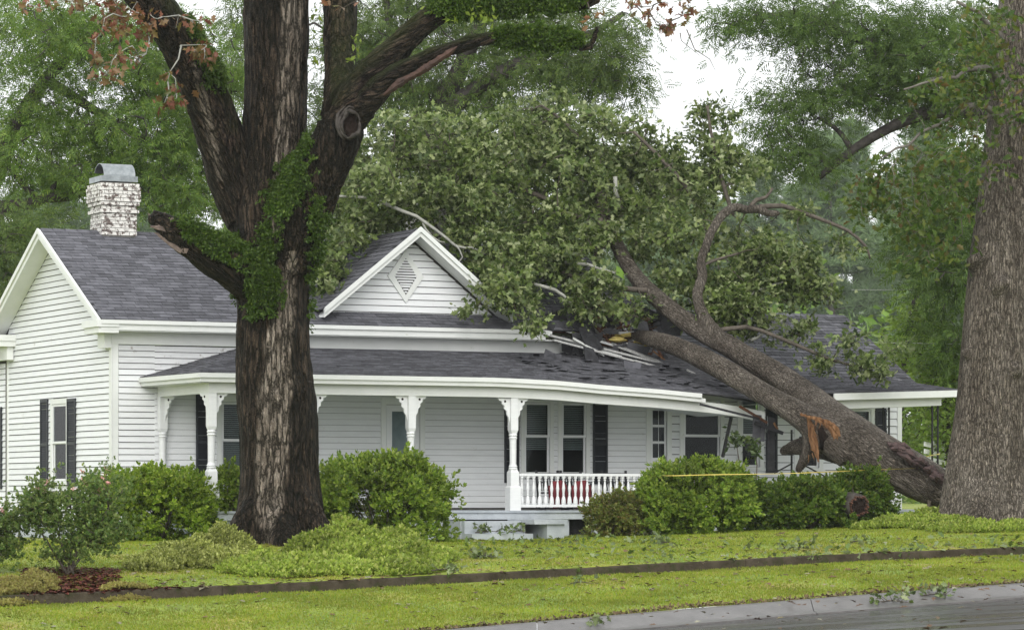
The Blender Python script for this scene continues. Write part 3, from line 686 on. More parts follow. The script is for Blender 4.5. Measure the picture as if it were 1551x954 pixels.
# floor, skirt, piers and steps
pf = MB().box(LWALL+.5, UR1-.1, -PE+.08, -.0, FLOOR-.05, FLOOR).build('porch_floor', M['floor'], house)
for (a_, b_) in ((LWALL+.55, U(703, -PE)), (U(842, -PE), U(868, -PE)), (U(905, -PE), UR1-.2)):
    MB().box(a_, b_, -PE+.2, -PE+.32, -.5, FLOOR-.2).build('foundation', M['found'], house)
MB().box(LWALL+.55, UR1-.2, -PE+.12, -PE+.18, FLOOR-.2, FLOOR-.052).build('skirt_board', M['found'], house)
MB().box(LWALL+.55, LWALL+.67, -PE+.32, -.1, -.5, FLOOR-.2).build('foundation', M['found'], house)
MB().box(U(868, -PE), U(905, -PE), -PE+.6, -PE+.62, -.4, FLOOR-.2).build('crawlspace_vent', M['tar'], house)
s0, s1 = U(705, -4.2), U(797, -4.2)
st = MB().box(s0, s1, -4.15, -PE+.1, -.5, .43).build('porch_step', M['found'], house)
MB().box(s0, s1, -4.55, -4.15, -.5, .15).build('porch_step', M['found'], house)
MB().box(U(683, -PE), s0-.005, -4.0, -PE+.19, -.5, FLOOR-.22).build('step_cheek', M['found'], house)
ck = MB().box(s1+.25, s1+.68, -4.75, -PE+.21, -.5, .36).build('step_cheek', M['found'], house)
MB().box(s1-.1, s1+.73, -4.82, -PE+.05, .36, .46).build('cheek_cap', M['found'], ck)
MB().box(s1-.05, s1+.245, -4.5, -PE+.15, -.5, -.05).build('step_landing', M['found'], house)
# turned posts with scroll brackets
def post_profile(h):
    return [(.10, .93), (.105, .95), (.085, .97), (.105, .99), (.085, 1.02), (.075, 1.06), (.078, h-.98), (.082, h-.93), (.10, h-.90), (.08, h-.87), (.10, h-.84), (.08, h-.8)]
def bracket(parent, x, y, top, dx, dy):
    pts = [(0, 0), (.30, 0), (.27, -.055), (.20, -.075), (.20, -.13), (.14, -.17), (.145, -.24), (.085, -.29), (.08, -.37), (.035, -.44), (0, -.60)]
    mb = MB(); fn = lambda a, b, n: (x+dx*(.085+a)-dy*n, y+dy*(.085+a)+dx*n, top+b)
    mb.prism(pts, fn, -.022, .022); b = mb.build('bracket', M['white'], parent)
    mb = MB(); k = 10
    for sg in (-.0235, .0235):
        mb.add([fn(.125+.028*math.cos(2*math.pi*i/k), -.075+.028*math.sin(2*math.pi*i/k), sg) for i in range(k)], [tuple(range(k))])
    mb.build('bracket_hole', M['rot'], b)
def post(u, w, top, br=((1, 0), (-1, 0))):
    h = top-FLOOR
    mb = MB().box(u-.135, u+.135, w-.135, w+.135, FLOOR, FLOOR+.52)
    mb.hexa([(u-.135, w-.135, FLOOR+.52), (u+.135, w-.135, FLOOR+.52), (u+.135, w+.135, FLOOR+.52), (u-.135, w+.135, FLOOR+.52), (u-.105, w-.105, FLOOR+.56), (u+.105, w-.105, FLOOR+.56), (u+.105, w+.105, FLOOR+.56), (u-.105, w+.105, FLOOR+.56)])
    mb.box(u-.104, u+.104, w-.104, w+.104, FLOOR+.56, FLOOR+.86)
    mb.hexa([(u-.104, w-.104, FLOOR+.86), (u+.104, w-.104, FLOOR+.86), (u+.104, w+.104, FLOOR+.86), (u-.104, w+.104, FLOOR+.86), (u-.06, w-.06, FLOOR+.95), (u+.06, w-.06, FLOOR+.95), (u+.06, w+.06, FLOOR+.95), (u-.06, w+.06, FLOOR+.95)])
    mb.lathe(post_profile(h), (u, w, FLOOR), 14)
    mb.hexa([(u-.06, w-.06, top-.82), (u+.06, w-.06, top-.82), (u+.06, w+.06, top-.82), (u-.06, w+.06, top-.82), (u-.09, w-.09, top-.72), (u+.09, w-.09, top-.72), (u+.09, w+.09, top-.72), (u-.09, w+.09, top-.72)])
    mb.box(u-.09, u+.09, w-.09, w+.09, top-.72, top); p = mb.build('porch_post', M['white'], house)
    for dx, dy in br: bracket(p, u, w, top, dx, dy)
ZB = Z_PE-.43
post(PUP, -PD, ZB, ((1, 0), (-.3, .95))); post(U(471, -PD), -PD, ZB); post(U(622, -PD), -PD, ZB); post(U(777, -PD), -PD, ZB-.02)
post(U(243), -.14, ZB, ((.42, -.9),))
# balustrade
uA, uB = U(777, -PD)+.14, U(1000, -PD)
rl = MB().box(uA, uB, -PD-.05, -PD+.05, FLOOR+.78, FLOOR+.84).build('railing', M['white'], house)
MB().box(uA, uB, -PD-.04, -PD+.04, FLOOR+.075, FLOOR+.135).build('bottom_rail', M['white'], rl)
prof = [(.045, .0), (.052, .03), (.05, .10), (.035, .17), (.02, .20), (.03, .22), (.022, .24), (.04, .36), (.02, .50), (.018, .53), (.034, .55), (.02, .57), (.042, .60), (.042, .648)]
bal = None; u = uA+.08
while u < uB-.03:
    if bal is None: bal = MB().lathe(prof, (0, 0, 0), 10).build('baluster', M['white'], rl, smooth=False); b = bal
    else: b = link(bpy.data.objects.new('baluster', bal.data), rl)
    b.location = (u, -PD, FLOOR+.134); u += .152
# iron lattice posts on the right
def iron(u, w, top, sp=.16, label=None):
    mb = MB()
    for s in (0, sp): mb.bar((u+s, w, FLOOR), (u+s, w, top), .035, .035, (0, 1, 0))
    p = mb.build('iron_post', M['iron'], house)
    mb = MB(); z = FLOOR+.1
    while z < top-.3:
        mb.tube([(u, w, z), (u+sp*.7, w, z+.08), (u+sp*.5, w, z+.16), (u+sp, w, z+.28)], [.008]*4, 4); z += .42
    mb.build('iron_scroll', M['iron'], p)
iron(U(1412, -PD), -PD, Z_PR-.37); iron(U(1338, -PD+.6), -PD+.6, Z_PR-.2); iron(U(1199, -PD), -PD, 2.55, .0001)
MB().bar((U(1109, -PD), -PD+.05, Z(632, 14, -PD)), (U(1093, -PD), -PD-.05, Z(692, 14, -PD)), .06, .06).build('leaning_iron_post', M['iron'], house)
for a_, b_ in (((1172, 716), (1198, 702)), ((1213, 702), (1250, 722))):
    MB().bar((U(a_[0], -PD), -PD-.03, zpx(a_[1], a_[0], -PD)), (U(b_[0], -PD), -PD-.03, zpx(b_[1], b_[0], -PD)), .03, .03).build('iron_brace', M['iron'], house)
# red brick pier under the right porch
bp = MB().box(U(1368, -PE), U(1392, -PE), -PE+.2, -PE+.6, -.2, FLOOR-.08).build('brick_pier', M['mortar'], house)
for r in range(8):
    for c in range(2):
        x0 = U(1368, -PE)-.01+c*.21+(.1 if r % 2 else 0)*.5; MB().box(x0, x0+.195, -PE+.19, -PE+.3, -.1+r*.078, -.1+r*.078+.068).build('brick', M['redbrick'], bp)

# ---------------------------------------------------------------- storm damage on the roof
def hpt(px, py, w): u = U(px, w); return Vector((u, w, Z(py, u, w)))
def wpt(px, py, w): h = hpt(px, py, w); return HW(h.x, h.y, h.z)
dm = link(bpy.data.objects.new('broken_eave', None), house)
def flap(name, pts, mat, th=.02, parent=None):
    pts = [Vector(p) for p in pts]; n = (pts[1]-pts[0]).cross(pts[2]-pts[0]).normalized()*th
    k = len(pts); mb = MB().add([p for p in pts]+[p+n for p in pts], [tuple(range(k))[::-1], tuple(range(k, 2*k))]+[(i, (i+1) % k, (i+1) % k+k, i+k) for i in range(k)])
    return mb.build(name, mat, parent or dm)
for a_, b_, wa, wb_, m_, wd, ht, nm in (
        ((832, 508), (1003, 551), -.5, -.75, 'greywood', .14, .05, 'broken_fascia'), ((838, 515), (965, 548), -.75, -.95, 'greywood', .12, .045, 'broken_fascia'),
        ((822, 505), (940, 540), -.45, -.6, 'trim', .16, .04, 'broken_soffit'), ((960, 546), (1055, 572), -1.0, -1.1, 'greywood', .13, .04, 'broken_fascia'),
        ((815, 498), (925, 510), -.2, .1, 'oldwood', .1, .09, 'rafter_plate'), ((905, 478), (968, 466), .5, .8, 'oldwood', .09, .045, 'broken_rafter'),
        ((926, 505), (927, 478), .4, .5, 'oldwood', .08, .045, 'broken_rafter'), ((938, 525), (975, 530), -.1, .0, 'wood', .07, .03, 'broken_rafter'),
        ((985, 505), (1003, 541), -.1, -.3, 'oldwood', .1, .05, 'broken_rafter'), ((975, 475), (996, 520), .2, .0, 'oldwood', .09, .05, 'broken_rafter'),
        ((895, 500), (915, 535), .1, -.2, 'oldwood', .09, .05, 'broken_rafter'), ((950, 485), (1000, 495), .4, .5, 'oldwood', .09, .05, 'broken_rafter'),
        ((990, 532), (1008, 546), -.35, -.5, 'wood', .06, .04, 'broken_rafter'), ((900, 520), (985, 536), -.2, -.3, 'oldwood', .1, .04, 'broken_rafter'), ((945, 520), (975, 524), -.1, -.1, 'white', .2, .03, 'broken_soffit')):
    MB().bar(hpt(*a_, wa), hpt(*b_, wb_), wd, ht).build(nm, M[m_], dm)
def lump(name, c, r, mat, parent, seed, sc=(1, 1, .6), sub=3):
    bm = bmesh.new(); bmesh.ops.create_icosphere(bm, subdivisions=sub, radius=1)
    for v in bm.verts:
        k = 1+.5*noise.noise(v.co*1.8+Vector((seed, 0, 0)))+.2*noise.noise(v.co*5+Vector((seed, 0, 0)))
        v.co = Vector((v.co.x*sc[0], v.co.y*sc[1], v.co.z*sc[2]))*r*k+Vector(c)
    me = bpy.data.meshes.new(name); bm.to_mesh(me); bm.free(); me.materials.append(mat); me.shade_smooth()
    return link(bpy.data.objects.new(name, me), parent)
for i, (px, py, w, r) in enumerate(((933, 513, .15, .19), (944, 508, .25, .2), (974, 514, .1, .2), (960, 507, .4, .14), (982, 519, .05, .15), (926, 508, .3, .13))):
    lump('insulation', hpt(px, py, w), r, M['insul'], dm, i*3.1, (1.1, .6, .45))
for k in range(44):
    px, py, w = random.uniform(882, 1012), random.uniform(474, 542), random.uniform(-.45, .7); c = hpt(px, py, w); L = random.uniform(.15, .55); a = random.gauss(-.25, .6)
    dv = Vector((math.cos(a), random.uniform(-.4, .4), math.sin(a)))*L
    MB().hexa([c-dv+Vector(o) for o in ((0, -.02, -.03), (.0, .02, -.03), (0, .02, .03), (0, -.02, .03))]+[c+dv+Vector(o) for o in ((0, -.006, -.008), (0, .006, -.008), (0, .006, .008), (0, -.006, .008))]).build('splintered_lath', M[random.choice(('oldwood', 'oldwood', 'tar', 'greywood', 'rot', 'wood'))], dm)
for k in range(26):
    px, py, w = random.uniform(810, 1030), random.uniform(470, 560), random.uniform(-.9, .3); c = hpt(px, py, w); e1 = Vector((random.uniform(.1, .3), random.uniform(-.1, .1), random.uniform(-.16, .05))); e2 = Vector((random.uniform(-.06, .06), random.uniform(-.15, .05), random.uniform(.06, .2)))
    q = [c-e1-e2, c-e2*1.2+Vector((0, -.04, 0)), c+e1-e2*.7, c+e1+e2, c+e2*.7+Vector((0, -.05, 0)), c-e1+e2]; k6 = len(q); tn = Vector((0, .012, .006))
    MB().add(q+[p+tn for p in q], [tuple(range(k6))[::-1], tuple(range(k6, 2*k6))]+[(i, (i+1) % k6, (i+1) % k6+k6, i+k6) for i in range(k6)]).build('torn_shingle_sheet', M[random.choice(('tar', 'shingledark', 'shingledark'))], dm)
for a_, b_, wa, wb_, m_, wd in (((855, 500), (962, 533), -.35, -.4, 'white', .1), ((930, 522), (1012, 553), -.55, -.7, 'greywood', .16), ((1000, 556), (1058, 577), -1.2, -1.3, 'white', .08), ((868, 512), (915, 538), -.7, -.8, 'trim', .07), ((900, 476), (985, 470), .1, .0, 'oldwood', .08), ((935, 498), (1000, 480), .0, .1, 'oldwood', .07), ((880, 470), (925, 520), .0, -.3, 'oldwood', .07), ((1040, 560), (1090, 585), -1.6, -1.8, 'greywood', .06)):
    MB().bar(hpt(*a_, wa), hpt(*b_, wb_), wd, .035, (0, -.4, 1)).build('broken_board', M[m_], dm)
for i, (q, w) in enumerate(((((876, 498), (888, 492), (900, 505), (915, 528), (904, 532), (886, 522)), -.75), (((884, 524), (899, 528), (908, 550), (902, 556), (888, 555), (886, 540)), -1.1), (((945, 545), (958, 549), (972, 549), (966, 570), (958, 562), (946, 560)), -1.5), (((905, 482), (925, 476), (940, 492), (925, 500)), -.2))):
    flap('torn_felt', [hpt(a, b, w+.05*math.sin(k*2)) for k, (a, b) in enumerate(q)], M['tar'] if i != 2 else M['shingle'])
for i, (px, py, w, r) in enumerate(((936, 514, -.3, .17), (948, 507, -.25, .16), (972, 517, -.3, .16), (984, 523, -.3, .1))): lump('insulation', hpt(px, py, w), r, M['insul'], dm, i*2.3+40, (1.3, .5, .4))
# attic gloom behind the hole is closed by a joist bed
MB().box(HOLE[0]-1.2, U_MAIN-.05, .3, 3.0, 4.05, 4.1).build('attic_floor', M['oldwood'], dm)
for k in range(6):
    u0 = HOLE[0]-.6+k*.45
    MB().bar((u0, .1, zroof(.1)-.12), (u0, 2.4, zroof(2.4)-.12), .05, .13).build('rafter', M['oldwood'], dm)
# torn felt and shingle flaps
for i, (q, w) in enumerate(((((878, 498), (898, 492), (912, 530), (893, 528)), -.45), (((884, 525), (905, 527), (907, 552), (889, 553)), -.8), (((958, 468), (974, 466), (982, 496), (968, 496)), .4),
                            (((948, 546), (968, 549), (966, 566), (960, 570), (946, 562)), -1.2), (((812, 478), (852, 470), (862, 490), (820, 496)), -.1), (((835, 470), (868, 466), (872, 480), (845, 484)), .35),
                            (((1005, 570), (1022, 566), (1030, 582), (1012, 586)), -1.9))):
    flap('torn_shingle_sheet', [hpt(a, b, w+.06*k) for k, (a, b) in enumerate(q)], M['shingledark'] if i % 2 else M['tar'])
# hanging wreckage at the broken porch end
for i, (a_, b_, wd) in enumerate((((1147, 628), (1146, 672), .22), (((1156), 636), (1154, 668), .12), ((1168, 632), (1168, 712), .2), ((1120, 615), (1162, 640), .06), ((1143, 640), (1186, 656), .08), ((1060, 612), (1150, 634), .05))):
    MB().bar(hpt(a_[0], a_[1], -PE-.02-.05*i), hpt(b_[0], b_[1], -PE-.08-.05*i), wd, .03, (0, 1, 0)).build('hanging_board' if i != 2 else 'hanging_felt', M['shingledark'] if i in (0, 1) else (M['tar'] if i in (2, 4, 5) else M['oldwood']), dm)
MB().tube([hpt(1162, 630, -PE-.2), hpt(1163, 642, -PE-.22), hpt(1161, 655, -PE-.2)], [.012]*3, 5).build('bent_flashing', M['flash'], dm)
MB().bar(hpt(1172, 640, -PE-.2), hpt(1178, 650, -PE-.25), .06, .05).build('broken_rafter', M['wood'], dm)
# scattered shingles on the porch roof
for k in range(46):
    u = random.uniform(9.2, 14.6); w = random.uniform(-3.1, -.5)
    z = pwarp((u, w, lerp(Z_FRIEZE, Z_PE, -w/PE))).z+.045
    c = Vector((u, w, z)); a = random.uniform(0, 3.1); e = Vector((math.cos(a), math.sin(a), -.02))*random.uniform(.12, .26); f = Vector((-math.sin(a), math.cos(a), .2*math.cos(a)))*random.uniform(.05, .1); e.z += -.2*math.sin(a)*e.length+random.uniform(0, .05)
    flap('loose_shingle', [c-e-f, c+e-f, c+e+f, c-e+f], M['shingledark'] if k % 3 else M['shingle'], .012, porch)

# ---------------------------------------------------------------- foliage tools
def tmpl(kind):
    if kind == 'leaf':        # pointed folded leaf
        return np.array([(0, 0, 0), (.45, .26, .07), (1, 0, -.05), (.45, -.26, .07)]), np.array([(0, 2, 1), (0, 3, 2)])
    if kind == 'oak':         # lobed leaf
        v = [(0, 0, 0), (.18, .10, .02), (.34, .30, .06), (.44, .13, .02), (.62, .34, .07), (.72, .14, .0), (1, 0, -.08), (.72, -.14, .0), (.62, -.34, .07), (.44, -.13, .02), (.34, -.30, .06), (.18, -.10, .02)]
        f = [(0, 3, 1), (1, 3, 2), (0, 5, 3), (3, 5, 4), (0, 6, 5), (0, 7, 6), (0, 9, 7), (7, 9, 8), (0, 11, 9), (9, 11, 10)]
        return np.array(v), np.array(f)
    if kind == 'rosette':     # whorl of five oak-like leaves at a twig tip
        V, T = [], []
        for k in range(5):
            a = k*2*math.pi/5+.3*k; c, s = math.cos(a), math.sin(a); b = len(V); L = (1, .8, .95, .7, .88)[k]; d = (-.25, .15, .35, -.05, .25)[k]
            for (x, y, z) in ((.03, 0, 0), (.38, .24, .06), (.55, .12, .04), (.78, .25, .05), (1, 0, 0), (.78, -.25, .05), (.55, -.12, .04), (.38, -.24, .06)):
                x *= L; V.append((x*c-y*s, x*s+y*c, z+d*x))
            T += [(b, b+2, b+1), (b, b+4, b+2), (b+2, b+4, b+3), (b, b+6, b+4), (b+4, b+6, b+5), (b, b+7, b+6)]
        return np.array(V), np.array(T)
    if kind == 'pinnate':     # compound leaf: drooping leaflets on a rachis
        V, T = [], []
        for k in range(9):
            x0 = .12+.1*k if k < 8 else .9; sd = (1 if k % 2 else -1) if k < 8 else 0; b = len(V)
            dx, dy = (.24, .34*sd) if sd else (.38, 0)
            zz = -.18*x0*x0; px, py = -dy, dx; L = math.hypot(dx, dy); px, py = px/L*.05, py/L*.05
            V += [(x0, 0, zz), (x0+dx*.5+px, dy*.5+py, zz-.02), (x0+dx, dy, zz-.14), (x0+dx*.5-px, dy*.5-py, zz-.02)]; T += [(b, b+2, b+1), (b, b+3, b+2)]
        return np.array(V), np.array(T)
    if kind == 'tuft':        # pine needle tuft
        V, T = [], []
        r = random.Random(3)
        for k in range(9):
            d = Vector((r.uniform(.1, 1), r.uniform(-1, 1), r.uniform(-.7, .9))).normalized(); s = d.orthogonal().normalized()*.06; b = len(V)
            V += [tuple(s), tuple(-s), tuple(d)]; T.append((b, b+1, b+2))
        return np.array(V), np.array(T)
    if kind == 'sprig':       # short stem with seven small leaves
        V, T = [], []
        for k in range(7):
            a = k*2.4; t = k/6; d = np.array((math.cos(a)*.75*(1-t*.6), math.sin(a)*.75*(1-t*.6), .35+t*.6)); d /= np.linalg.norm(d)
            s = np.cross(d, (0, 0, 1)); s = s/(np.linalg.norm(s)+1e-6); p = np.array((0, 0, t*.5)); L = .55; b = len(V)
            V += [p, p+d*L*.5+s*.17, p+d*L, p+d*L*.5-s*.17]; T += [(b, b+2, b+1), (b, b+3, b+2)]
        return np.array(V), np.array(T)
    if kind == 'blade':
        return np.array([(-.06, 0, 0), (.06, 0, 0), (0, .25, 1)]), np.array([(0, 1, 2)])
def unit(a): return a/(np.linalg.norm(a, axis=1, keepdims=True)+1e-9)
def scatter(name, pts, size, kind, mat, parent=None, nrm=None, nb=1.0, tan=None, tb=0.0):
    """one mesh of leaves: pts Nx3, size N; nrm/nb bias the leaf normal, tan/tb its direction"""
    pts = np.asarray(pts, float); N = len(pts); tv, tf = tmpl(kind); size = np.broadcast_to(np.asarray(size, float), (N,))
    r = rng.normal(size=(N, 3)); n = unit(r)
    if nrm is not None: n = unit(n+nb*np.asarray(nrm))
    t = rng.normal(size=(N, 3)); t = unit(t)
    if tan is not None: t = unit(t+tb*np.asarray(tan))
    t = unit(t-n*np.sum(t*n, 1, keepdims=True)); b = np.cross(n, t)
    V = pts[:, None, :]+size[:, None, None]*(t[:, None, :]*tv[None, :, 0:1]+b[:, None, :]*tv[None, :, 1:2]+n[:, None, :]*tv[None, :, 2:3])
    k = len(tv); T = (tf[None]+(np.arange(N)*k)[:, None, None]).reshape(-1, 3)
    return tag(np_mesh(name, V.reshape(-1, 3), T, mat, parent), kind='stuff' if parent is not None else None)
def ell_points(ells, n):
    """n clump centres in a list of ellipsoids (px,py,d, rx px, ry px, rd m); biased to the shell"""
    vol = np.array([e[3]*e[4] for e in ells], float); vol /= vol.sum(); out = []
    for e, c in zip(ells, rng.multinomial(n, vol)):
        q = unit(rng.normal(size=(c, 3)))*(rng.uniform(.08, 1, size=(c, 1))**.45)
        for a in q:
            d = e[2]+a[1]*e[5]; out.append(tuple(P(e[0]+a[0]*e[3], e[1]-a[2]*e[4], d)))
    return np.array(out)
def branches(skel, clumps, r0=.03, wiggle=.25, maxr=.09):
    """connect clump centres to the nearest skeleton point, growing outwards; returns tubes [(pts, radii)]"""
    sk = [np.array(p) for p in skel]; S = np.array(sk); base = len(S)
    dist = np.array([np.min(np.linalg.norm(S-c, axis=1)) for c in clumps]); order = np.argsort(dist); tubes = []
    for i in order:
        c = clumps[i]; D = np.linalg.norm(S-c, axis=1); k = int(np.argmin(D+np.where(np.arange(len(S)) < base, 0, .15))); a = S[k]; L = D[k]
        if L < .05: continue
        n = 3 if L < 1.2 else 5; ts = np.linspace(0, 1, n+1); path = [a]
        bow = rng.normal(size=3)*wiggle*L*.3
        for t in ts[1:]:
            path.append(a+(c-a)*t+bow*math.sin(math.pi*t)+(rng.normal(size=3)*.05*L if t < 1 else 0))
        r = min(maxr, r0*(.6+.5*L)); tubes.append((path, [max(.006, r*(1-.75*t)) for t in ts])); S = np.vstack([S, np.array(path[1:])])
    return tubes
def tubes_obj(name, tubes, mat, parent, n=5):
    mb = MB()
    for p, r in tubes: mb.tube(p, r, n)
    return mb.build(name, mat, parent, smooth=True, normals=False)
def clump_leaves(clumps, per, spread, size, squash=.7, jit=.35):
    N = len(clumps); k = rng.poisson(per, N); idx = np.repeat(np.arange(N), k)
    sp = spread*rng.uniform(.6, 1.35, N)
    off = rng.normal(size=(len(idx), 3))*sp[idx][:, None]*np.array((1, 1, squash))
    return clumps[idx]+off, size*rng.uniform(1-jit, 1+jit, len(idx)), off
# ---- big trunks: tube union -> voxel remesh -> bark relief
def trunk(name, limbs, voxel, mat, parent, amp=.03, freq=4.0, dry=None, moss=None, axes=None):
    mb = MB(); S = []; tang = []; E1 = []; E2 = []; along = []
    for li, L in enumerate(limbs):
        q = catmull(L, .25); mb.tube([tuple(p[:3]) for p in q], list(q[:, 3]), 18)
        A = Vector(axes[li] if axes and axes[li] else q[-1, :3]-q[0, :3]).normalized(); x = A.cross(Vector((.3, .9, .1))).normalized(); y = A.cross(x)
        for i in range(len(q)): S.append(q[i, :3]); tang.append(np.array(A)); E1.append(np.array(x)); E2.append(np.array(y)); along.append(q[i, 3])
    S, tang, E1, E2, along = map(np.array, (S, tang, E1, E2, along))
    tmp = mb.build('tmp', mat); md = tmp.modifiers.new('r', 'REMESH'); md.mode = 'VOXEL'; md.voxel_size = voxel; md.use_smooth_shade = True
    sm = tmp.modifiers.new('s', 'SMOOTH'); sm.iterations = 6; sm.factor = .5
    dg = bpy.context.evaluated_depsgraph_get(); me = bpy.data.meshes.new_from_object(tmp.evaluated_get(dg)); bpy.data.objects.remove(tmp)
    n = len(me.vertices); co = np.empty(n*3, np.float32); me.vertices.foreach_get('co', co); co = co.reshape(-1, 3).astype(float)
    nr = np.empty(n*3, np.float32); me.vertex_normals.foreach_get('vector', nr); nr = nr.reshape(-1, 3).astype(float)
    near = np.empty(n, int)
    for i in range(0, n, 4000):
        near[i:i+4000] = np.argmin(np.sqrt(((co[i:i+4000, None]-S[None])**2).sum(2))-along[None], 1)
    bk = np.stack([np.sum(co*E1[near], 1), np.sum(co*E2[near], 1), np.sum(co*tang[near], 1)], 1)
    disp = np.empty(n)
    for i in range(n):
        a, b, c = bk[i]
        v = Vector((a*freq, b*freq, c*freq*.16)); k = noise.noise(v); k2 = noise.noise(v*2.3+Vector((9, 1, 4)))
        disp[i] = amp*(1.2-2.6*abs(k))+amp*.5*k2+amp*2.4*noise.noise((a*1.3, b*1.3, c*.5))
    co += nr*disp[:, None]
    me.vertices.foreach_set('co', co.astype(np.float32).ravel())
    at = me.attributes.new('bark', 'FLOAT_VECTOR', 'POINT'); at.data.foreach_set('vector', bk.astype(np.float32).ravel())
    for nm, fnc in (('dry', dry), ('moss', moss)):
        if fnc is None: continue
        px = CX+F*co[:, 0]/co[:, 1]; py = HY-F*(co[:, 2]-CAMZ)/co[:, 1]
        v = np.array([fnc(px[i], py[i], nr[i], co[i]) for i in range(n)], np.float32)
        a2 = me.attributes.new(nm, 'FLOAT', 'POINT'); a2.data.foreach_set('value', v)
    me.update(); me.materials.clear(); me.materials.append(mat); me.shade_smooth()
    o = link(bpy.data.objects.new(name, me), parent); o['_n'] = 0; del o['_n']
    return o, co, nr
def pl(pts, d, k=1.0):
    """[(px,py,halfwidth px[,d])] -> [(x,y,z,r)]"""
    out = []
    for q in pts:
        dd = q[3] if len(q) > 3 else d; p = P(q[0], q[1], dd); out.append((p.x, p.y, p.z, q[2]/F*dd*k))
    return out
def skel_of(limbs, step=.3): return np.vstack([catmull(L, step)[:, :3] for L in limbs])

# ---------------------------------------------------------------- the big standing oak, left
D1 = 66.0
oak = empty('standing_oak', P(425, 822, D1), 0, 'huge dark wet oak trunk with ferny limbs standing in front of the porch', 'tree')
oak.location = (0, 0, 0)
main = pl([(425, 850, 84), (425, 815, 74), (425, 780, 68), (424, 720, 61), (421, 640, 57), (416, 560, 55), (413, 480, 54), (411, 420, 55), (409, 370, 58), (408, 320, 58), (411, 260, 50), (415, 190, 46), (417, 110, 46), (417, 30, 48), (418, -60, 47)], D1)
left = pl([(392, 335, 44, 66), (362, 280, 40, 66), (338, 220, 36, 65.8), (314, 150, 33, 65.5), (288, 95, 31, 65.2), (258, 45, 30, 65), (222, 0, 28, 64.8), (175, -55, 24, 64.5)], D1)
right = pl([(430, 400, 42, 65.8), (452, 330, 44, 65.5), (480, 270, 40, 65.3), (508, 220, 36, 65.1), (521, 175, 31, 65.2), (518, 120, 25, 65.6), (514, 60, 23, 66), (514, 0, 22, 66.2), (513, -60, 22, 66.3)], D1)
arch = pl([(515, 190, 30, 65.1), (545, 140, 28, 65), (572, 105, 24, 64.9), (600, 75, 20, 64.9), (630, 45, 18, 64.9), (665, 20, 17, 64.9), (705, 7, 16, 64.9), (760, 2, 15, 64.9), (820, 4, 13, 64.9), (866, 6, 11, 65), (905, -6, 10, 65.1)], D1)
broken = pl([(535, 185, 20, 65), (562, 148, 17, 64.7), (582, 125, 14, 64.5), (612, 103, 12, 64.4), (655, 83, 10.5, 64.3), (700, 68, 9, 64.2), (745, 58, 8, 64.2), (800, 58, 7, 64.2), (860, 66, 6.5, 64.3), (893, 72, 6, 64.4), (905, 40, 4, 64.4)], D1)
stub = pl([(420, 450, 40, 65.9), (385, 425, 36, 65.6), (345, 400, 30, 65.3), (305, 378, 25, 65.1), (272, 355, 20, 65), (250, 340, 16, 65), (228, 326, 9, 65)], D1)
roots = [pl([(425, 690, 30, 65.8), (400, 765, 30, 65.6), (372, 808, 24, 65.4), (345, 832, 13, 65.1)], D1), pl([(425, 690, 30, 65.8), (455, 765, 30, 65.6), (484, 805, 22, 65.3), (508, 826, 12, 65.0)], D1), pl([(425, 690, 30, 65.9), (428, 780, 32, 65.5), (432, 825, 24, 65.0), (436, 855, 12, 64.7)], D1)]
def dryf(px, py, n, c):
    if py < 380:      # upper centre streak
        ce, hw = interp(py, [-60, 0, 150, 250, 330, 380], [446, 444, 436, 430, 420, 410]), interp(py, [-60, 150, 250, 330, 380], [17, 15, 15, 9, 4])
        v = smooth((hw-abs(px-ce))/9+.5)*.72
        ce2 = interp(py, [100, 150, 200, 270], [298, 308, 318, 335]); v = max(v, .5*smooth((8-abs(px-ce2))/9+.4)*(1 if 95 < py < 275 else 0))
    else:
        ce, hw = interp(py, [380, 470, 520, 600, 700, 790, 815], [440, 432, 422, 418, 412, 405, 405]), interp(py, [380, 470, 520, 600, 700, 780, 812], [6, 14, 19, 24, 24, 18, 4])
        v = smooth((hw-abs(px-ce)+6*noise.noise((px*.05, py*.03, 0)))/10+.5)*.95
    return v*clamp(.85+.5*noise.noise((px*.12, py*.03, 2)), 0, 1) if n[1] < .3 else 0
def mossf(px, py, n, c):
    v = 0
    if py < 160 and px > 500: v = clamp(n[2]*1.3+.1, 0, 1)
    if px < 360 and py < 260: v = max(v, clamp(n[2]+.2, 0, 1))
    return clamp(v+.3*noise.noise((px*.05, py*.05, 0)), 0, 1) if v > 0 else .12
oak_tr, oco, onr = trunk('trunk', [main, left, right, arch, broken, stub]+roots, .034, M['bark_oak'], oak, .03, 7.5, dryf, mossf, [(0, 0, 1), (-.42, 0, 1), (0, 0, 1), None, None, None]+[(0, 0, 1)]*3)
# splintered end of the broken stub
mb = MB()
for k in range(16):
    a = P(262+random.uniform(-14, 10), 345+random.uniform(-14, 16), 65+random.uniform(-.25, .2)); b = P(226+random.uniform(-4, 26), 322+random.uniform(-6, 26), 65+random.uniform(-.2, .2)); mb.tube([a, a.lerp(b, .6), b], [.07, .05, .012], 5)
for k in range(5):
    a = P(285+random.uniform(-10, 10), 380, 64.9); b = P(236+random.uniform(-3, 12), 356+random.uniform(-4, 10), 64.9); mb.tube([a, a.lerp(b, .5), b], [.09, .06, .012], 5)
mb.build('splintered_end', pm('weathered splintered wood', (.05, .035, .03), (.2, .15, .125), 6, .8, .6, 30), oak, smooth=False)
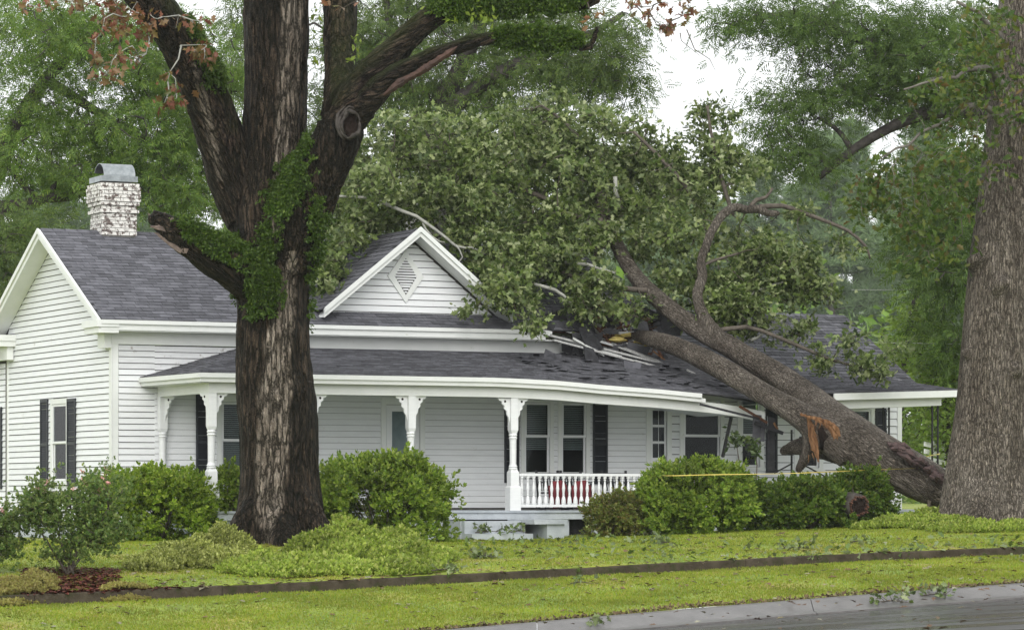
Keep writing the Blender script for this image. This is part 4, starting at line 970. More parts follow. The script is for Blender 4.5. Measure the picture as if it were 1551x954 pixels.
# torn reddish wood along the broken limb
mb = MB()
for k in range(14):
    t = random.random(); a = P(lerp(575, 660, t)+4, lerp(137, 86, t)+6+random.uniform(-3, 3), 64.15); b = P(lerp(575, 660, t)+34, lerp(137, 86, t)-13+random.uniform(-3, 3), 64.1); mb.tube([a, a.lerp(b, .5), b], [.02, .075, .015], 5)
mb.build('torn_bark', pm('torn reddish wood', (.016, .009, .006), (.075, .034, .021), 3, .8, .6, 30), oak)
# knot hole: rolled lip round a hollow
kc = P(531, 187, 64.45); lip = []
for k in range(17):
    a = 2*math.pi*k/16; lip.append(P(531+15*math.cos(a)+4*math.sin(a), 187-23*math.sin(a)+5*math.cos(a), 64.4+.04*math.sin(3*a)))
for q, (a0, a1, rr_, th) in enumerate(((.3, 4.4, .8, .035), (1.4, 5.0, 1.05, .03), (2.2, 4.4, 1.3, .03), (4.6, 6.7, .9, .04))):
    pts = [P(531+15*rr_*math.cos(a)+4*math.sin(a)+1.2*math.sin(3*a+q), 187-23*rr_*math.sin(a)+5*math.cos(a)+1.5*math.sin(5*a+q), 64.36+.08*(rr_-1)+.04*math.sin(3*a)) for a in np.linspace(a0, a1, 13)]
    MB().tube(pts, [th*(.25+math.sin(math.pi*k/12))*(1+.25*math.sin(k*2.1)) for k in range(13)], 7).build('knot_lip', M['limb'], oak, smooth=True)
mb = MB(); rings = [(1.05, 64.34), (.8, 64.40), (.5, 64.43), (.1, 64.44)]
vs = [P(531+10*q*math.cos(2*math.pi*k/16), 187-19*q*math.sin(2*math.pi*k/16), dd) for q, dd in rings for k in range(16)]
mb.add(vs, [(j*16+k, j*16+(k+1) % 16, (j+1)*16+(k+1) % 16, (j+1)*16+k) for j in range(3) for k in range(16)]); mb.build('knot_hole', M['rot'], oak, normals=False)
# fern carpets on its limbs
M['fern'] = leafmat('resurrection fern', [(.038, .08, .011), (.065, .12, .016), (.10, .165, .022), (.05, .10, .013), (.15, .215, .035)], 0.42)
def inpoly(x, y, poly):
    c = False; j = len(poly)-1
    for i in range(len(poly)):
        if (poly[i][1] > y) != (poly[j][1] > y) and x < (poly[j][0]-poly[i][0])*(y-poly[i][1])/(poly[j][1]-poly[i][1])+poly[i][0]: c = not c
        j = i
    return c
opx = CX+F*oco[:, 0]/oco[:, 1]; opy = HY-F*(oco[:, 2]-CAMZ)/oco[:, 1]
FERNS = [([(270, 322), (330, 332), (380, 372), (420, 385), (426, 445), (412, 482), (380, 478), (368, 440), (330, 402), (292, 375), (276, 350)], 'fern carpet over the broken left stub limb of the big oak', 11000),
         ([(463, 200), (472, 215), (470, 275), (450, 312), (425, 335), (403, 325), (402, 285), (425, 245), (455, 225)], 'fern cushion in the crotch of the big oak trunk', 7000),
         ([(470, 300), (484, 292), (492, 330), (486, 380), (480, 460), (474, 500), (468, 470), (470, 380)], 'narrow fern strip down the right edge of the oak trunk', 2600),
         ([(280, 25), (300, 30), (335, 105), (338, 135), (318, 128), (296, 80)], 'fern patch on the upper left limb of the big oak', 2800),
         ([(640, -20), (900, -20), (880, 14), (800, 24), (700, 26), (650, 20)], 'fern curtain along the arching upper limb of the oak', 8000),
         ([(395, 340), (420, 345), (418, 395), (398, 385)], 'small fern tuft below the oak crotch', 900)]
for poly, lab, cnt in FERNS:
    ids = np.array([i for i in range(len(oco)) if onr[i, 1] < .35 and (onr[i, 2] > -.1 or opx[i] > 372 or opy[i] < 250) and inpoly(opx[i]+16*noise.noise((opx[i]*.09, opy[i]*.09, 1))+rng.normal()*3, opy[i]+16*noise.noise((opx[i]*.09, opy[i]*.09, 5))+rng.normal()*3, poly)])
    if len(ids) < 5: continue
    keep = np.array([noise.noise(Vector(oco[i])*2.2)+.45*noise.noise(Vector(oco[i])*7) > -.42 for i in ids]); ids = ids[keep] if keep.sum() > 20 else ids
    cnt = int(cnt*1.7); pick = ids[rng.integers(0, len(ids), cnt)]; pts = oco[pick]+rng.normal(size=(cnt, 3))*.02+onr[pick]*rng.uniform(.0, .1, (cnt, 1))
    o = scatter('fern_patch', pts, rng.uniform(.035, .095, cnt), 'leaf', M['fern'], nrm=onr[pick], nb=.15, tan=onr[pick]*.8+np.array((0, -.3, -.8)), tb=1.2)
    tag(o, lab, 'fern', 'ferns growing on the oak')
n = 7000; t = rng.uniform(0, 1, n); ang = rng.uniform(0, 2*np.pi, n); th = np.sin(np.pi*np.clip(t*.97+.02, 0, 1))**.45*np.array([.8+.7*noise.noise((q*9, w_*1.2, 0)) for q, w_ in zip(t, ang)])
ff = np.array([tuple(P(lerp(744, 884, t[i]), lerp(60, 63, t[i])-3, 64.2)+Vector((0, math.cos(ang[i])*.22*th[i], math.sin(ang[i])*.27*th[i]*(1.0 if math.sin(ang[i]) > 0 else .6+.8*rng.uniform()**3)))) for i in range(n)])
tag(scatter('fern_patch', ff, rng.uniform(.06, .11, n), 'leaf', M['fern'], tan=np.stack([np.zeros(n), np.cos(ang), np.sin(ang)-.4], 1), tb=1.2), 'thick green fern sleeve around the broken horizontal oak limb', 'fern', 'ferns growing on the oak')
# dead twigs and reddening leaf sprays on the oak
M['redleaf'] = leafmat('turning oak leaves', [(.16, .05, .03), (.22, .09, .05), (.14, .12, .03), (.27, .13, .08), (.10, .11, .025)], .3)
sk = skel_of([left]); cl = np.vstack([ell_points([(180, 40, 64.3, 60, 55, .8), (155, 85, 64, 24, 32, .5), (250, 125, 64, 32, 26, .5), (300, 60, 64.2, 26, 40, .5), (225, 20, 64.2, 60, 22, .5), (110, 10, 64, 35, 22, .5), (265, 150, 64, 22, 14, .4), (40, 6, 64, 18, 14, .4)], 46)])
tubes_obj('dead_twigs', branches(sk, cl, .022, .5, .05), M['greytwig'], oak)
pts, sz, off = clump_leaves(cl, 9, .11, .19)
scatter('red_leaves', pts, sz, 'oak', M['redleaf'], oak, tan=(0, 0, -1), tb=.6)
cl = ell_points([(1010, 38, 64.5, 32, 26, .3), (1030, 12, 64.5, 22, 14, .3), (905, 20, 64.5, 18, 14, .3), (990, 20, 64.5, 40, 10, .3), (520, 12, 64.5, 10, 8, .2), (965, 5, 64.6, 70, 6, .3)], 16)
tw = branches(skel_of([arch[-3:]]), cl, .02, .5, .03)+[([P(1040, 45, 64.5), P(1052, 75, 64.5), P(1075, 90, 64.5), P(1084, 108, 64.5)], [.012, .01, .008, .004]), ([P(1030, 50, 64.5), P(1032, 62, 64.5), P(1060, 85, 64.5)], [.012, .008, .004])]
tubes_obj('dead_twigs', tw, M['twig'], oak)
pts, sz, off = clump_leaves(cl, 7, .09, .17); scatter('red_leaves', pts, sz, 'oak', M['redleaf'], oak, tan=(0, 0, -1), tb=.6)
M['limeleaf'] = leafmat('young lime leaves', [(.18, .26, .03), (.25, .32, .05), (.14, .22, .03)], .4)
cl = ell_points([(540, 60, 65.2, 14, 55, .3), (470, 70, 66, 6, 60, .3), (700, 20, 64.6, 70, 14, .2)], 20); pts, sz, off = clump_leaves(cl, 7, .1, .13); scatter('young_shoots', pts, sz, 'leaf', M['limeleaf'], oak)

# ---------------------------------------------------------------- right standing oak
D2 = 72.0
oak2 = empty('standing_oak', (0, 0, 0), 0, 'thick grey-brown oak trunk standing at the right edge beside the fallen one', 'tree')
tr2 = pl([(1503, 825, 100), (1500, 790, 84), (1500, 750, 74), (1501, 700, 66), (1504, 620, 57), (1508, 540, 54), (1513, 460, 52), (1520, 380, 50), (1527, 300, 46), (1533, 200, 40), (1540, 100, 36), (1546, 0, 33), (1550, -60, 32)], D2)
r2 = [pl([(1490, 730, 45, 71.7), (1488, 780, 24, 71), (1478, 806, 10, 70.6)], D2), pl([(1480, 730, 40, 72), (1448, 768, 22, 71.8), (1425, 790, 10, 71.6)], D2), pl([(1520, 740, 45, 71.7), (1550, 785, 24, 71.2), (1570, 805, 10, 71)], D2)]
b2 = [pl([(1478, 392, 18, 71.6), (1483, 402, 16, 71.5)], D2), pl([(1512, 432, 17, 71.3), (1520, 438, 13, 71.2)], D2), pl([(1463, 532, 7, 71.6), (1462, 538, 5, 71.5)], D2), pl([(1536, 560, 10, 71.3), (1545, 562, 9, 71.2)], D2)]
lb2 = [pl([(1540, 140, 22), (1490, 105, 10, 71), (1430, 118, 5, 70), (1370, 135, 3, 69)], D2), pl([(1538, 190, 16), (1480, 160, 8, 71), (1420, 190, 5, 70.5), (1340, 235, 3, 70)], D2), pl([(1540, 90, 16), (1500, 40, 8, 71.5), (1450, 0, 5, 71)], D2)]
t2o, c2, n2 = trunk('trunk', [tr2]+r2+b2, .045, M['bark_right'], oak2, .013, 9, axes=[(0, 0, 1)]*8)
sk = skel_of(lb2+[tr2[-6:]])
cl = ell_points([(1395, 290, 70.5, 90, 75, 1.6), (1330, 295, 70, 50, 45, 1.0), (1450, 205, 70.5, 70, 60, 1.5), (1500, 60, 70.5, 60, 60, 1.5), (1530, 150, 70, 30, 50, .8), (1400, 380, 71, 55, 35, 1), (1520, 250, 69.8, 20, 30, .5), (1440, 130, 71, 90, 40, 2), (1300, 285, 70, 20, 20, .5)], 230)
for L in lb2: q = catmull(L, .3); tubes_obj('limb', [(q[:, :3]+rng.normal(size=(len(q), 3))*.03, list(q[:, 3]*.5))], M['limb2'], oak2, 7)
tag(tubes_obj('branches', branches(sk, cl, .012, .4, .03), M['limb2'], oak2), kind='stuff')
M['oakleaf2'] = leafmat('turning green oak leaves', [(.035, .075, .014), (.055, .105, .016), (.10, .16, .022), (.045, .085, .014), (.15, .18, .026), (.07, .12, .018), (.14, .09, .03)], 0.42)
pts, sz, off = clump_leaves(cl, 13, .22, .17); scatter('crown', pts, sz, 'oak', M['oakleaf2'], oak2, nrm=(0, -.2, 1), nb=.5, tan=(0, 0, -1), tb=.4)

# ---------------------------------------------------------------- the fallen oak
fallen = empty('fallen_oak', (0, 0, 0), 0, 'uprooted leafy oak lying across the crushed house roof', 'tree')
fm = pl([(1440, 748, 24, 74.6), (1410, 733, 32, 74.7), (1370, 712, 35, 74.9), (1330, 690, 36, 75.1), (1290, 664, 36, 75.4), (1255, 636, 31, 75.9), (1220, 601, 23.5, 76.6), (1180, 570, 19, 77.1), (1140, 546, 17, 77.6), (1100, 522, 15.5, 78), (1065, 504, 15, 78.4), (1030, 480, 14, 78.7), (1000, 456, 13.5, 79), (975, 434, 13, 79.4), (955, 408, 12, 79.7), (938, 378, 11, 80), (922, 347, 9.5, 80.2), (912, 315, 8, 80.4), (905, 285, 6, 80.6)], 75)
fb = pl([(1290, 680, 32, 75.3), (1250, 655, 26, 75.4), (1215, 630, 20, 75.6), (1180, 609, 17, 75.9), (1145, 589, 16.5, 76.3), (1110, 568, 17, 76.7), (1075, 549, 16, 77.1), (1040, 532, 15, 77.6), (1010, 520, 14, 78.2), (985, 513, 12, 78.9), (960, 506, 8, 79.6)], 75)
fc = pl([(1100, 527, 14, 78), (1083, 503, 11, 78.1), (1066, 480, 9, 78.3), (1058, 458, 8, 78.5), (1057, 440, 7.5, 78.6), (1064, 419, 7.5, 78.8), (1061, 398, 6.8, 78.9), (1069, 374, 6.6, 79), (1079, 349, 7, 79.2), (1094, 326, 6.6, 79.3), (1113, 314, 6.8, 79.4), (1130, 318, 6, 79.5), (1146, 316, 6.2, 79.5), (1164, 323, 5.4, 79.6), (1181, 323, 4, 79.7)], 75)
fd = pl([(1232, 630, 22, 75.6), (1230, 655, 16, 75.5), (1226, 680, 12, 75.5), (1217, 698, 8, 75.6), (1208, 714, 5, 75.7)], 75)
fe = pl([(1300, 690, 22, 75.6), (1262, 682, 17, 76.2), (1225, 675, 14, 76.8), (1200, 678, 10, 77.1), (1183, 684, 5, 77.3)], 75)
ff_ = pl([(1440, 748, 22, 74.6), (1410, 735, 22, 74.5), (1385, 760, 14, 74.4), (1370, 765, 8, 74.3)], 75)
ftr, fco, fnr_ = trunk('trunk', [fm, fb, fc, fd, fe], .04, M['bark_fallen'], fallen, .010, 9, axes=[(-.8, .1, .6), (-.8, .1, .6), (0, 0, 1), (0, 0, 1), (1, 0, 0)])
# torn heartwood: bright rim, long splinters down the torn limb, scooped face on the right
def fibre(name, path, rad, flat, parent, n=14, jit=.012):
    q = catmull([tuple(p)+(r,) for p, r in zip(path, rad)], .035); mb = MB(); mb.tube([tuple(p[:3]) for p in q], list(q[:, 3]), n)
    cy = sum(v[1] for v in mb.v)/len(mb.v); ce = np.repeat(q[:, :3], n, axis=0); out = []
    for k, v in enumerate(mb.v):
        a = k % n; g = 1+.35*math.sin(a*2.9+1.3*math.sin(a))+.25*noise.noise((v[0]*9, a, v[2]*4)); d = Vector(v)-Vector(ce[k]); d = Vector((d.x*g, d.y*flat*g, d.z*g)); out.append(tuple(Vector(ce[k])+d+Vector((random.gauss(0, jit*.4), random.gauss(0, jit*.3), random.gauss(0, jit)))))
    mb.v = out; return mb.build(name, M['wood'], parent)
fibre('split_heartwood', [P(1212, 627, 75.08), P(1228, 632, 74.98), P(1246, 637, 74.93), P(1260, 646, 74.92), P(1267, 661, 74.95), P(1262, 682, 75.05)], [.012, .03, .045, .07, .085, .02], .6, fallen)
fibre('split_heartwood', [P(1224, 632, 75.1), P(1229, 650, 75.12), P(1233, 672, 75.12), P(1240, 699, 75.1)], [.03, .065, .07, .01], .6, fallen)
mb = MB()
for k in range(34):
    t = random.random()
    if k % 2: a = P(lerp(1222, 1266, t), lerp(631, 650, t)+random.uniform(-2, 2), 74.93); b = a+Vector((random.uniform(-.1, .06), -.02, -random.uniform(.05, .16)))
    else: a = P(1228+random.uniform(-4, 5), lerp(640, 690, t), 75.06); b = a+Vector((random.uniform(.0, .16), -.02, -random.uniform(.06, .2)))
    mb.tube([a, a.lerp(b, .5), b], [.014, .01, .002], 4)
tag(mb.build('splinters', M['wood'], fallen), kind='stuff')
mb = MB(); mb.tube([P(1242, 648, 75.12), P(1249, 660, 75.08), P(1246, 680, 75.2)], [.09, .14, .06], 10); mb.build('split_hollow', M['rot'], fallen, smooth=True)
# decayed gash near the root end
mb = MB()
for k in range(40):
    t = random.random(); x = lerp(1342, 1420, t); y = lerp(668, 722, t)+random.uniform(-6, 7); a = P(x, y, 74.35+random.uniform(-.1, .1)-.1*t); b = a+Vector((random.uniform(.1, .35), random.uniform(-.1, .1), -random.uniform(.02, .28))); mb.tube([a, a.lerp(b, .5)+Vector((0, -.05, .04)), b], [.03, .075, .02], 5)
mb.build('rotten_gash', pm('purple brown rot', (.03, .02, .02), (.12, .075, .07), 7, .85, .7, 25), fallen)
mb = MB()
for k in range(26):
    a = P(1415+random.uniform(-10, 25), 742+random.uniform(-18, 12), 74.5); b = a+Vector((random.uniform(-.1, .45), random.uniform(-.3, .3), random.uniform(-.45, .1))); mb.tube([a, a.lerp(b, .5)+Vector((0, 0, random.uniform(-.05, .05))), b], [.09, .05, .015], 5)
mb.build('torn_roots', M['bark_right'], fallen)
CROWN = [(575, 285, 79.5, 62, 70, 1.8), (545, 240, 80, 28, 40, 1), (650, 215, 80.5, 85, 50, 2.2), (600, 190, 80.5, 45, 25, 1.5), (770, 200, 81.5, 100, 55, 2.5), (860, 190, 82, 80, 45, 2.5), (940, 215, 82, 65, 60, 2.2), (700, 290, 79.5, 100, 55, 1.6), (820, 300, 80.5, 110, 70, 2.2),
         (930, 300, 81, 70, 70, 2), (1000, 270, 82, 55, 55, 2), (1065, 235, 82, 50, 50, 1.6), (1075, 175, 82, 32, 26, 1), (1100, 260, 82, 60, 45, 1.6), (760, 380, 78.6, 60, 40, 1.0), (690, 345, 78.8, 55, 30, .8), (850, 400, 79, 60, 45, 1), (760, 440, 77.2, 36, 34, .5), (722, 478, 76.9, 22, 26, .35), (802, 490, 76.8, 18, 24, .3),
         (1000, 375, 80.2, 45, 60, 1.2), (960, 470, 78.4, 40, 20, .6), (885, 470, 78.2, 26, 20, .4), (1110, 410, 80, 60, 55, 1.4), (1050, 330, 80.5, 45, 55, 1.2), (1150, 370, 80, 50, 40, 1.2), (1190, 430, 79.8, 45, 40, 1.2), (1130, 480, 79.2, 60, 30, .8), (1190, 500, 79, 45, 22, .8), (1250, 535, 78.5, 30, 20, .4), (1320, 555, 78.2, 32, 24, .4), (1285, 515, 78.5, 26, 18, .4), (1355, 530, 78.3, 16, 16, .3),
         (500, 400, 77.3, 26, 48, .35), (532, 362, 77.8, 34, 28, .4), (490, 445, 76.6, 14, 20, .25), (560, 335, 78.4, 40, 24, .5), (505, 350, 79.5, 18, 60, .8), (500, 410, 78.5, 26, 26, .6), (540, 350, 79.2, 30, 35, .7), (1210, 320, 80, 24, 18, .5), (1285, 365, 80, 25, 22, .5), (640, 300, 79.3, 60, 40, 1), (1240, 440, 79.5, 30, 24, .6), (740, 250, 80.5, 100, 60, 2), (880, 250, 81.5, 90, 60, 2), (800, 400, 78.7, 70, 45, .6), (870, 355, 79.4, 70, 60, .8), (905, 440, 78.4, 45, 32, .4), (780, 440, 77.5, 36, 36, .3), (1100, 460, 79, 60, 50, .8), (1180, 395, 79.6, 60, 50, .8), (1040, 440, 79.4, 40, 50, .6)]
thin = [pl([(1136, 314, 5), (1146, 303, 4.5), (1160, 299, 3.5), (1170, 285, 2.5)], 79.5), pl([(1062, 405, 4), (1078, 396, 3.5), (1098, 390, 3), (1118, 384, 2)], 79), pl([(1150, 314, 6, 79.5), (1185, 312, 5), (1215, 322, 4.5), (1250, 335, 4), (1285, 350, 3.5), (1310, 372, 3), (1318, 392, 2)], 79.8), pl([(910, 330, 6), (900, 400, 4), (870, 455, 3), (850, 470, 2)], 79.6), pl([(940, 380, 7), (880, 330, 6), (800, 290, 5), (720, 270, 4), (640, 250, 3), (580, 270, 2)], 80.2), pl([(925, 345, 7), (900, 250, 5), (860, 190, 4), (820, 160, 2)], 81.2),
        pl([(1075, 370, 6), (1050, 300, 5), (1010, 250, 4), (960, 200, 3)], 80.6), pl([(1110, 326, 5), (1090, 260, 4), (1075, 190, 3), (1072, 160, 2)], 81), pl([(1075, 505, 6), (1130, 495, 4.5), (1200, 520, 4), (1260, 545, 3), (1320, 560, 2.5)], 78.3), pl([(980, 440, 6), (900, 430, 5), (820, 400, 4), (750, 385, 3)], 78.9)]
cl = ell_points(CROWN, 1150)
sk = skel_of([fm[8:], fc, fb[7:]]+thin)
tb = branches(sk, cl, .022, .35, .055)
for L in thin: q = catmull(L, .3); tubes_obj('limb', [(q[:, :3], list(q[:, 3]*.75))], M['twig'], fallen, 7)
tag(tubes_obj('branches', tb, M['twig'], fallen, 5), kind='stuff')
gl_ = [pl([(500, 298, 4), (560, 300, 4), (610, 318, 5), (650, 340, 4.5), (690, 372, 4), (715, 375, 3), (735, 385, 2)], 78.2), pl([(640, 336, 3), (655, 360, 3), (672, 370, 2)], 78.2), pl([(690, 372, 3), (700, 390, 2), (690, 405, 2)], 78.1), pl([(810, 432, 5), (840, 438, 5), (868, 458, 4)], 78.2), pl([(855, 398, 4), (890, 400, 5), (930, 412, 4)], 78.8), pl([(1095, 470, 4), (1150, 440, 3), (1185, 428, 2)], 79.2), pl([(1190, 480, 4, 79), (1160, 500, 4, 79), (1135, 515, 5, 78.8)], 79), pl([(932, 268, 6), (930, 280, 6), (934, 300, 6)], 79.8)]
for L in gl_: q = catmull(L, .25); tubes_obj('bare_limb', [(q[:, :3]+rng.normal(size=(len(q), 3))*.02, list(q[:, 3]*.55))], M['greytwig'], fallen, 6)
M['oakleaf'] = leafmat('fallen oak leaves', [(0.035, 0.061, 0.014), (0.072, 0.116, 0.024), (0.132, 0.187, 0.046), (0.264, 0.330, 0.121), (0.050, 0.083, 0.018), (0.418, 0.462, 0.242), (0.088, 0.143, 0.030), (0.176, 0.231, 0.055), (0.330, 0.374, 0.165)], 0.42, .38)
pts, sz, off = clump_leaves(cl, 8, .135, .145, .8, .5)
scatter('crown', pts, sz, 'rosette', M['oakleaf'], fallen, nrm=(0, -.3, .9), nb=.7)
pts, sz, off = clump_leaves(cl, 20, .165, .14, .9, .55)
scatter('loose_leaves', pts, sz, 'oak', M['oakleaf'], fallen, nrm=(0, -.3, .6), nb=.5, tan=off/.19+np.array((0, 0, -.8)), tb=1.0)
# broken log end poking from the bushes
lg = empty('broken_log', tuple(ground_px(1305, 790)), 0, 'short hollow broken log lying between the bushes below the trunk', 'log')
lg.location = (0, 0, 0)
ax0, ax1 = P(1300, 766, 72.6), P(1270, 762, 73.9)
mb = MB(); k = 18; pa = []
for i, (t, r) in enumerate(((0, .22), (.03, .27), (.3, .29), (1, .27))): pa.append((ax0.lerp(ax1, t), r))
mb.tube([p for p, r in pa], [r for p, r in pa], k); mb.build('log_bark', M['limb'], lg, smooth=True)
mb = MB(); fwd = (ax0-ax1).normalized(); xx = fwd.orthogonal().normalized(); yy = fwd.cross(xx)
for i in range(22):
    a = 2*math.pi*i/22; r0 = .2+random.uniform(-.03, .03); c = ax0+(xx*math.cos(a)+yy*math.sin(a))*r0; mb.tube([c-fwd*.1, c+fwd*random.uniform(.03, .14)], [.045, .02], 5)
mb.build('log_rim', pm('red brown torn log wood', (.03, .014, .009), (.14, .055, .028), 6, .8, .5, 30), lg)
mb = MB(); mb.tube([ax0+fwd*.012, ax0+fwd*.016], [.17, .16], 14); mb.build('log_hollow', M['rot'], lg)

# ---------------------------------------------------------------- trees behind the house
M['pecan'] = leafmat('pecan leaflets', [(0.083, 0.153, 0.026), (0.116, 0.206, 0.030), (0.164, 0.270, 0.042), (0.098, 0.162, 0.028), (0.229, 0.314, 0.049)], 0.42)
M['pecan2'] = leafmat('blue green pecan leaflets', [(0.070, 0.125, 0.030), (0.098, 0.158, 0.033), (0.151, 0.209, 0.043), (0.079, 0.134, 0.027)], 0.42)
M['darkleaf'] = leafmat('dark green leaflets', [(0.057, 0.112, 0.025), (0.084, 0.146, 0.027), (0.130, 0.204, 0.035), (0.071, 0.125, 0.021)], 0.42)
M['brightleaf'] = leafmat('bright undergrowth', [(0.120, 0.210, 0.030), (0.180, 0.285, 0.045), (0.240, 0.330, 0.060), (0.105, 0.165, 0.030)], 0.42)
M['pine'] = leafmat('pine needles', [(0.111, 0.177, 0.078), (0.155, 0.233, 0.099), (0.199, 0.287, 0.122)], 0.42, .6)
def tree(name, label, limbs, ells, n, per, spread, size, mat, kind='pinnate', droop=.9, rb=.03, group='trees behind the house', lm='limb', maxr=.1, wig=.35):
    e = empty(name, (0, 0, 0), 0, label, 'tree', group)
    cl = ell_points(ells, n)
    for i, L in enumerate(limbs): q = catmull(L, .6); tubes_obj('limb' if i else 'trunk', [(q[:, :3], list(q[:, 3]))], M[lm], e, 8)
    tag(tubes_obj('branches', branches(skel_of(limbs, .5), cl, rb, wig, maxr), M[lm], e, 4), kind='stuff')
    pts, sz, off = clump_leaves(cl, per, spread, size, .75)
    scatter('crown', pts, sz, kind, M[mat], e, nrm=(0, -.15, 1), nb=.7, tan=np.stack([off[:, 0], off[:, 1], np.full(len(off), -droop*spread)], 1)/spread, tb=1.2)
    return e
tree('pecan_tree', 'tall feathery light green tree behind the brick chimney', [pl([(-60, 560, 34), (-55, 420, 30), (-40, 330, 24), (-10, 318, 14), (40, 310, 9), (72, 300, 8), (105, 298, 7), (140, 288, 5), (200, 285, 3)], 94), pl([(-40, 330, 22), (20, 200, 14), (70, 120, 10), (150, 40, 7), (220, -20, 4)], 95), pl([(72, 300, 5), (84, 275, 4), (76, 240, 3)], 94), pl([(60, 305, 5), (30, 275, 4), (10, 250, 3)], 94), pl([(70, 120, 8), (180, 190, 6), (260, 230, 4)], 95)],
     [(60, 60, 95, 110, 75, 4), (180, 80, 96, 110, 80, 4), (300, 120, 97, 90, 90, 4), (60, 190, 95, 95, 65, 3.5), (200, 210, 95, 100, 70, 3.5), (310, 230, 96, 70, 80, 3), (100, 262, 94, 70, 40, 2), (245, 285, 94.5, 55, 40, 2), (300, 310, 95, 45, 40, 2), (30, 270, 94, 35, 30, 2)], 520, 25, .38, .31, 'pecan')
tree('shade_tree', 'dark leafy tree beyond the left gable corner', [pl([(-30, 600, 20), (-20, 450, 14), (10, 380, 8)], 90)], [(10, 370, 90, 55, 40, 2), (-10, 440, 90, 45, 50, 2), (40, 345, 91, 40, 18, 1.5), (10, 325, 91, 25, 10, 1)], 110, 16, .35, .3, 'pecan2')
tree('pecan_tree', 'blue green tree with a forked dark trunk rising above the gable', [pl([(640, 460, 20), (650, 300, 19), (662, 170, 17), (690, 120, 14), (712, 70, 12), (735, 20, 10), (760, -60, 8)], 100), pl([(662, 180, 15), (720, 135, 12), (780, 100, 11), (840, 72, 9), (900, 50, 6), (945, 20, 4)], 99.5), pl([(650, 200, 13), (610, 120, 9), (590, 40, 6), (580, -40, 4)], 100.5), pl([(780, 100, 7), (850, 110, 5), (920, 120, 3)], 99)],
     [(570, 80, 101, 60, 90, 3.5), (640, 110, 100.5, 60, 65, 3), (640, 10, 101, 60, 45, 3), (720, 60, 101, 60, 60, 2.5), (730, 150, 100.5, 70, 45, 3), (800, 130, 99.5, 80, 45, 3), (870, 105, 99, 60, 50, 2.5), (920, 90, 99, 45, 65, 2), (935, 140, 98.5, 34, 34, 1.6), (830, 30, 100, 90, 30, 3), (945, 40, 99, 25, 45, 1.5), (520, 60, 102, 30, 90, 3), (960, 130, 98.5, 10, 20, .6), (370, 60, 102, 40, 110, 3), (490, 180, 101, 40, 60, 2.5), (560, 170, 101, 50, 40, 2.5)], 480, 24, .38, .31, 'pecan2')
tree('pecan_tree', 'broad dark green tree with a long bare limb at upper right', [pl([(1600, 640, 45), (1600, 400, 40), (1590, 250, 30), (1520, 180, 20), (1460, 165, 15), (1400, 172, 11), (1345, 195, 8), (1300, 222, 7), (1265, 248, 6), (1240, 270, 4)], 92), pl([(1290, 228, 5), (1278, 208, 4), (1262, 192, 3.5), (1240, 178, 3)], 92), pl([(1258, 250, 4), (1245, 243, 3), (1235, 252, 3)], 92), pl([(1520, 180, 15), (1420, 100, 10), (1300, 60, 7), (1200, 20, 5), (1110, 40, 3)], 93), pl([(1590, 250, 18), (1480, 300, 10), (1430, 380, 6), (1415, 450, 4)], 91)],
     [(1290, 110, 93, 85, 60, 3), (1400, 80, 93, 100, 75, 3.5), (1500, 60, 93, 60, 70, 3), (1220, 60, 93, 50, 55, 2), (1190, 190, 92.5, 50, 45, 2), (1240, 150, 92.5, 60, 40, 2), (1260, 20, 93, 80, 40, 3), (1180, 240, 92, 45, 35, 1.8), (1130, 165, 92.5, 15, 20, .6), (1100, 40, 92.5, 38, 28, 1.2), (1140, 20, 92.5, 45, 25, 1.2), (1160, 150, 92.5, 25, 18, 1), (1230, 245, 92, 30, 30, 1.2), (1370, 140, 93, 70, 40, 2.5), (1450, 150, 93, 70, 50, 2.5), (1350, 45, 93, 60, 40, 2)], 430, 24, .38, .29, 'darkleaf')
tree('shade_tree', 'dense dark tree hanging behind the right oak trunk', [pl([(1520, 720, 26), (1515, 500, 24), (1490, 350, 18), (1450, 250, 10)], 89)], [(1430, 330, 89, 50, 70, 2), (1440, 430, 89, 42, 60, 2), (1400, 400, 89, 40, 50, 1.6), (1450, 520, 89.5, 30, 50, 1.6), (1460, 250, 89, 40, 50, 1.8), (1530, 400, 90, 30, 200, 2), (1380, 350, 89, 25, 30, 1)], 250, 16, .36, .34, 'darkleaf')
tree('shade_tree', 'dusky tree filling the view behind the fallen crown', [pl([(800, 620, 16), (800, 400, 13), (790, 260, 8)], 112), pl([(800, 400, 10), (900, 300, 7), (980, 240, 4)], 112)], [(640, 260, 112, 80, 50, 3), (760, 240, 112, 90, 60, 3), (880, 250, 112, 90, 60, 3), (980, 290, 112, 60, 50, 2.5), (700, 330, 112, 90, 40, 2.5), (850, 350, 112, 100, 50, 2.5), (560, 300, 112, 50, 50, 2)], 330, 22, .5, .34, 'pecan2')
tree('undergrowth_tree', 'bright green sapling tree behind the right porch corner', [pl([(1440, 760, 8), (1430, 600, 6), (1410, 520, 4)], 91)], [(1410, 600, 91, 45, 60, 1.6), (1400, 520, 91.5, 40, 40, 1.6), (1440, 660, 91, 35, 50, 1.4), (1385, 490, 92, 25, 25, 1), (1440, 560, 91, 25, 40, 1)], 220, 20, .28, .17, 'brightleaf', 'leaf', .5)
tree('undergrowth_tree', 'pale sapling between the wing roof and the dark tree', [pl([(1360, 640, 7), (1375, 520, 5), (1385, 450, 3)], 96)], [(1390, 460, 96, 30, 40, 1.4), (1350, 540, 97, 40, 40, 1.5), (1375, 520, 96, 25, 40, 1.2), (1400, 640, 98, 60, 60, 2)], 170, 18, .3, .17, 'brightleaf', 'leaf', .5)
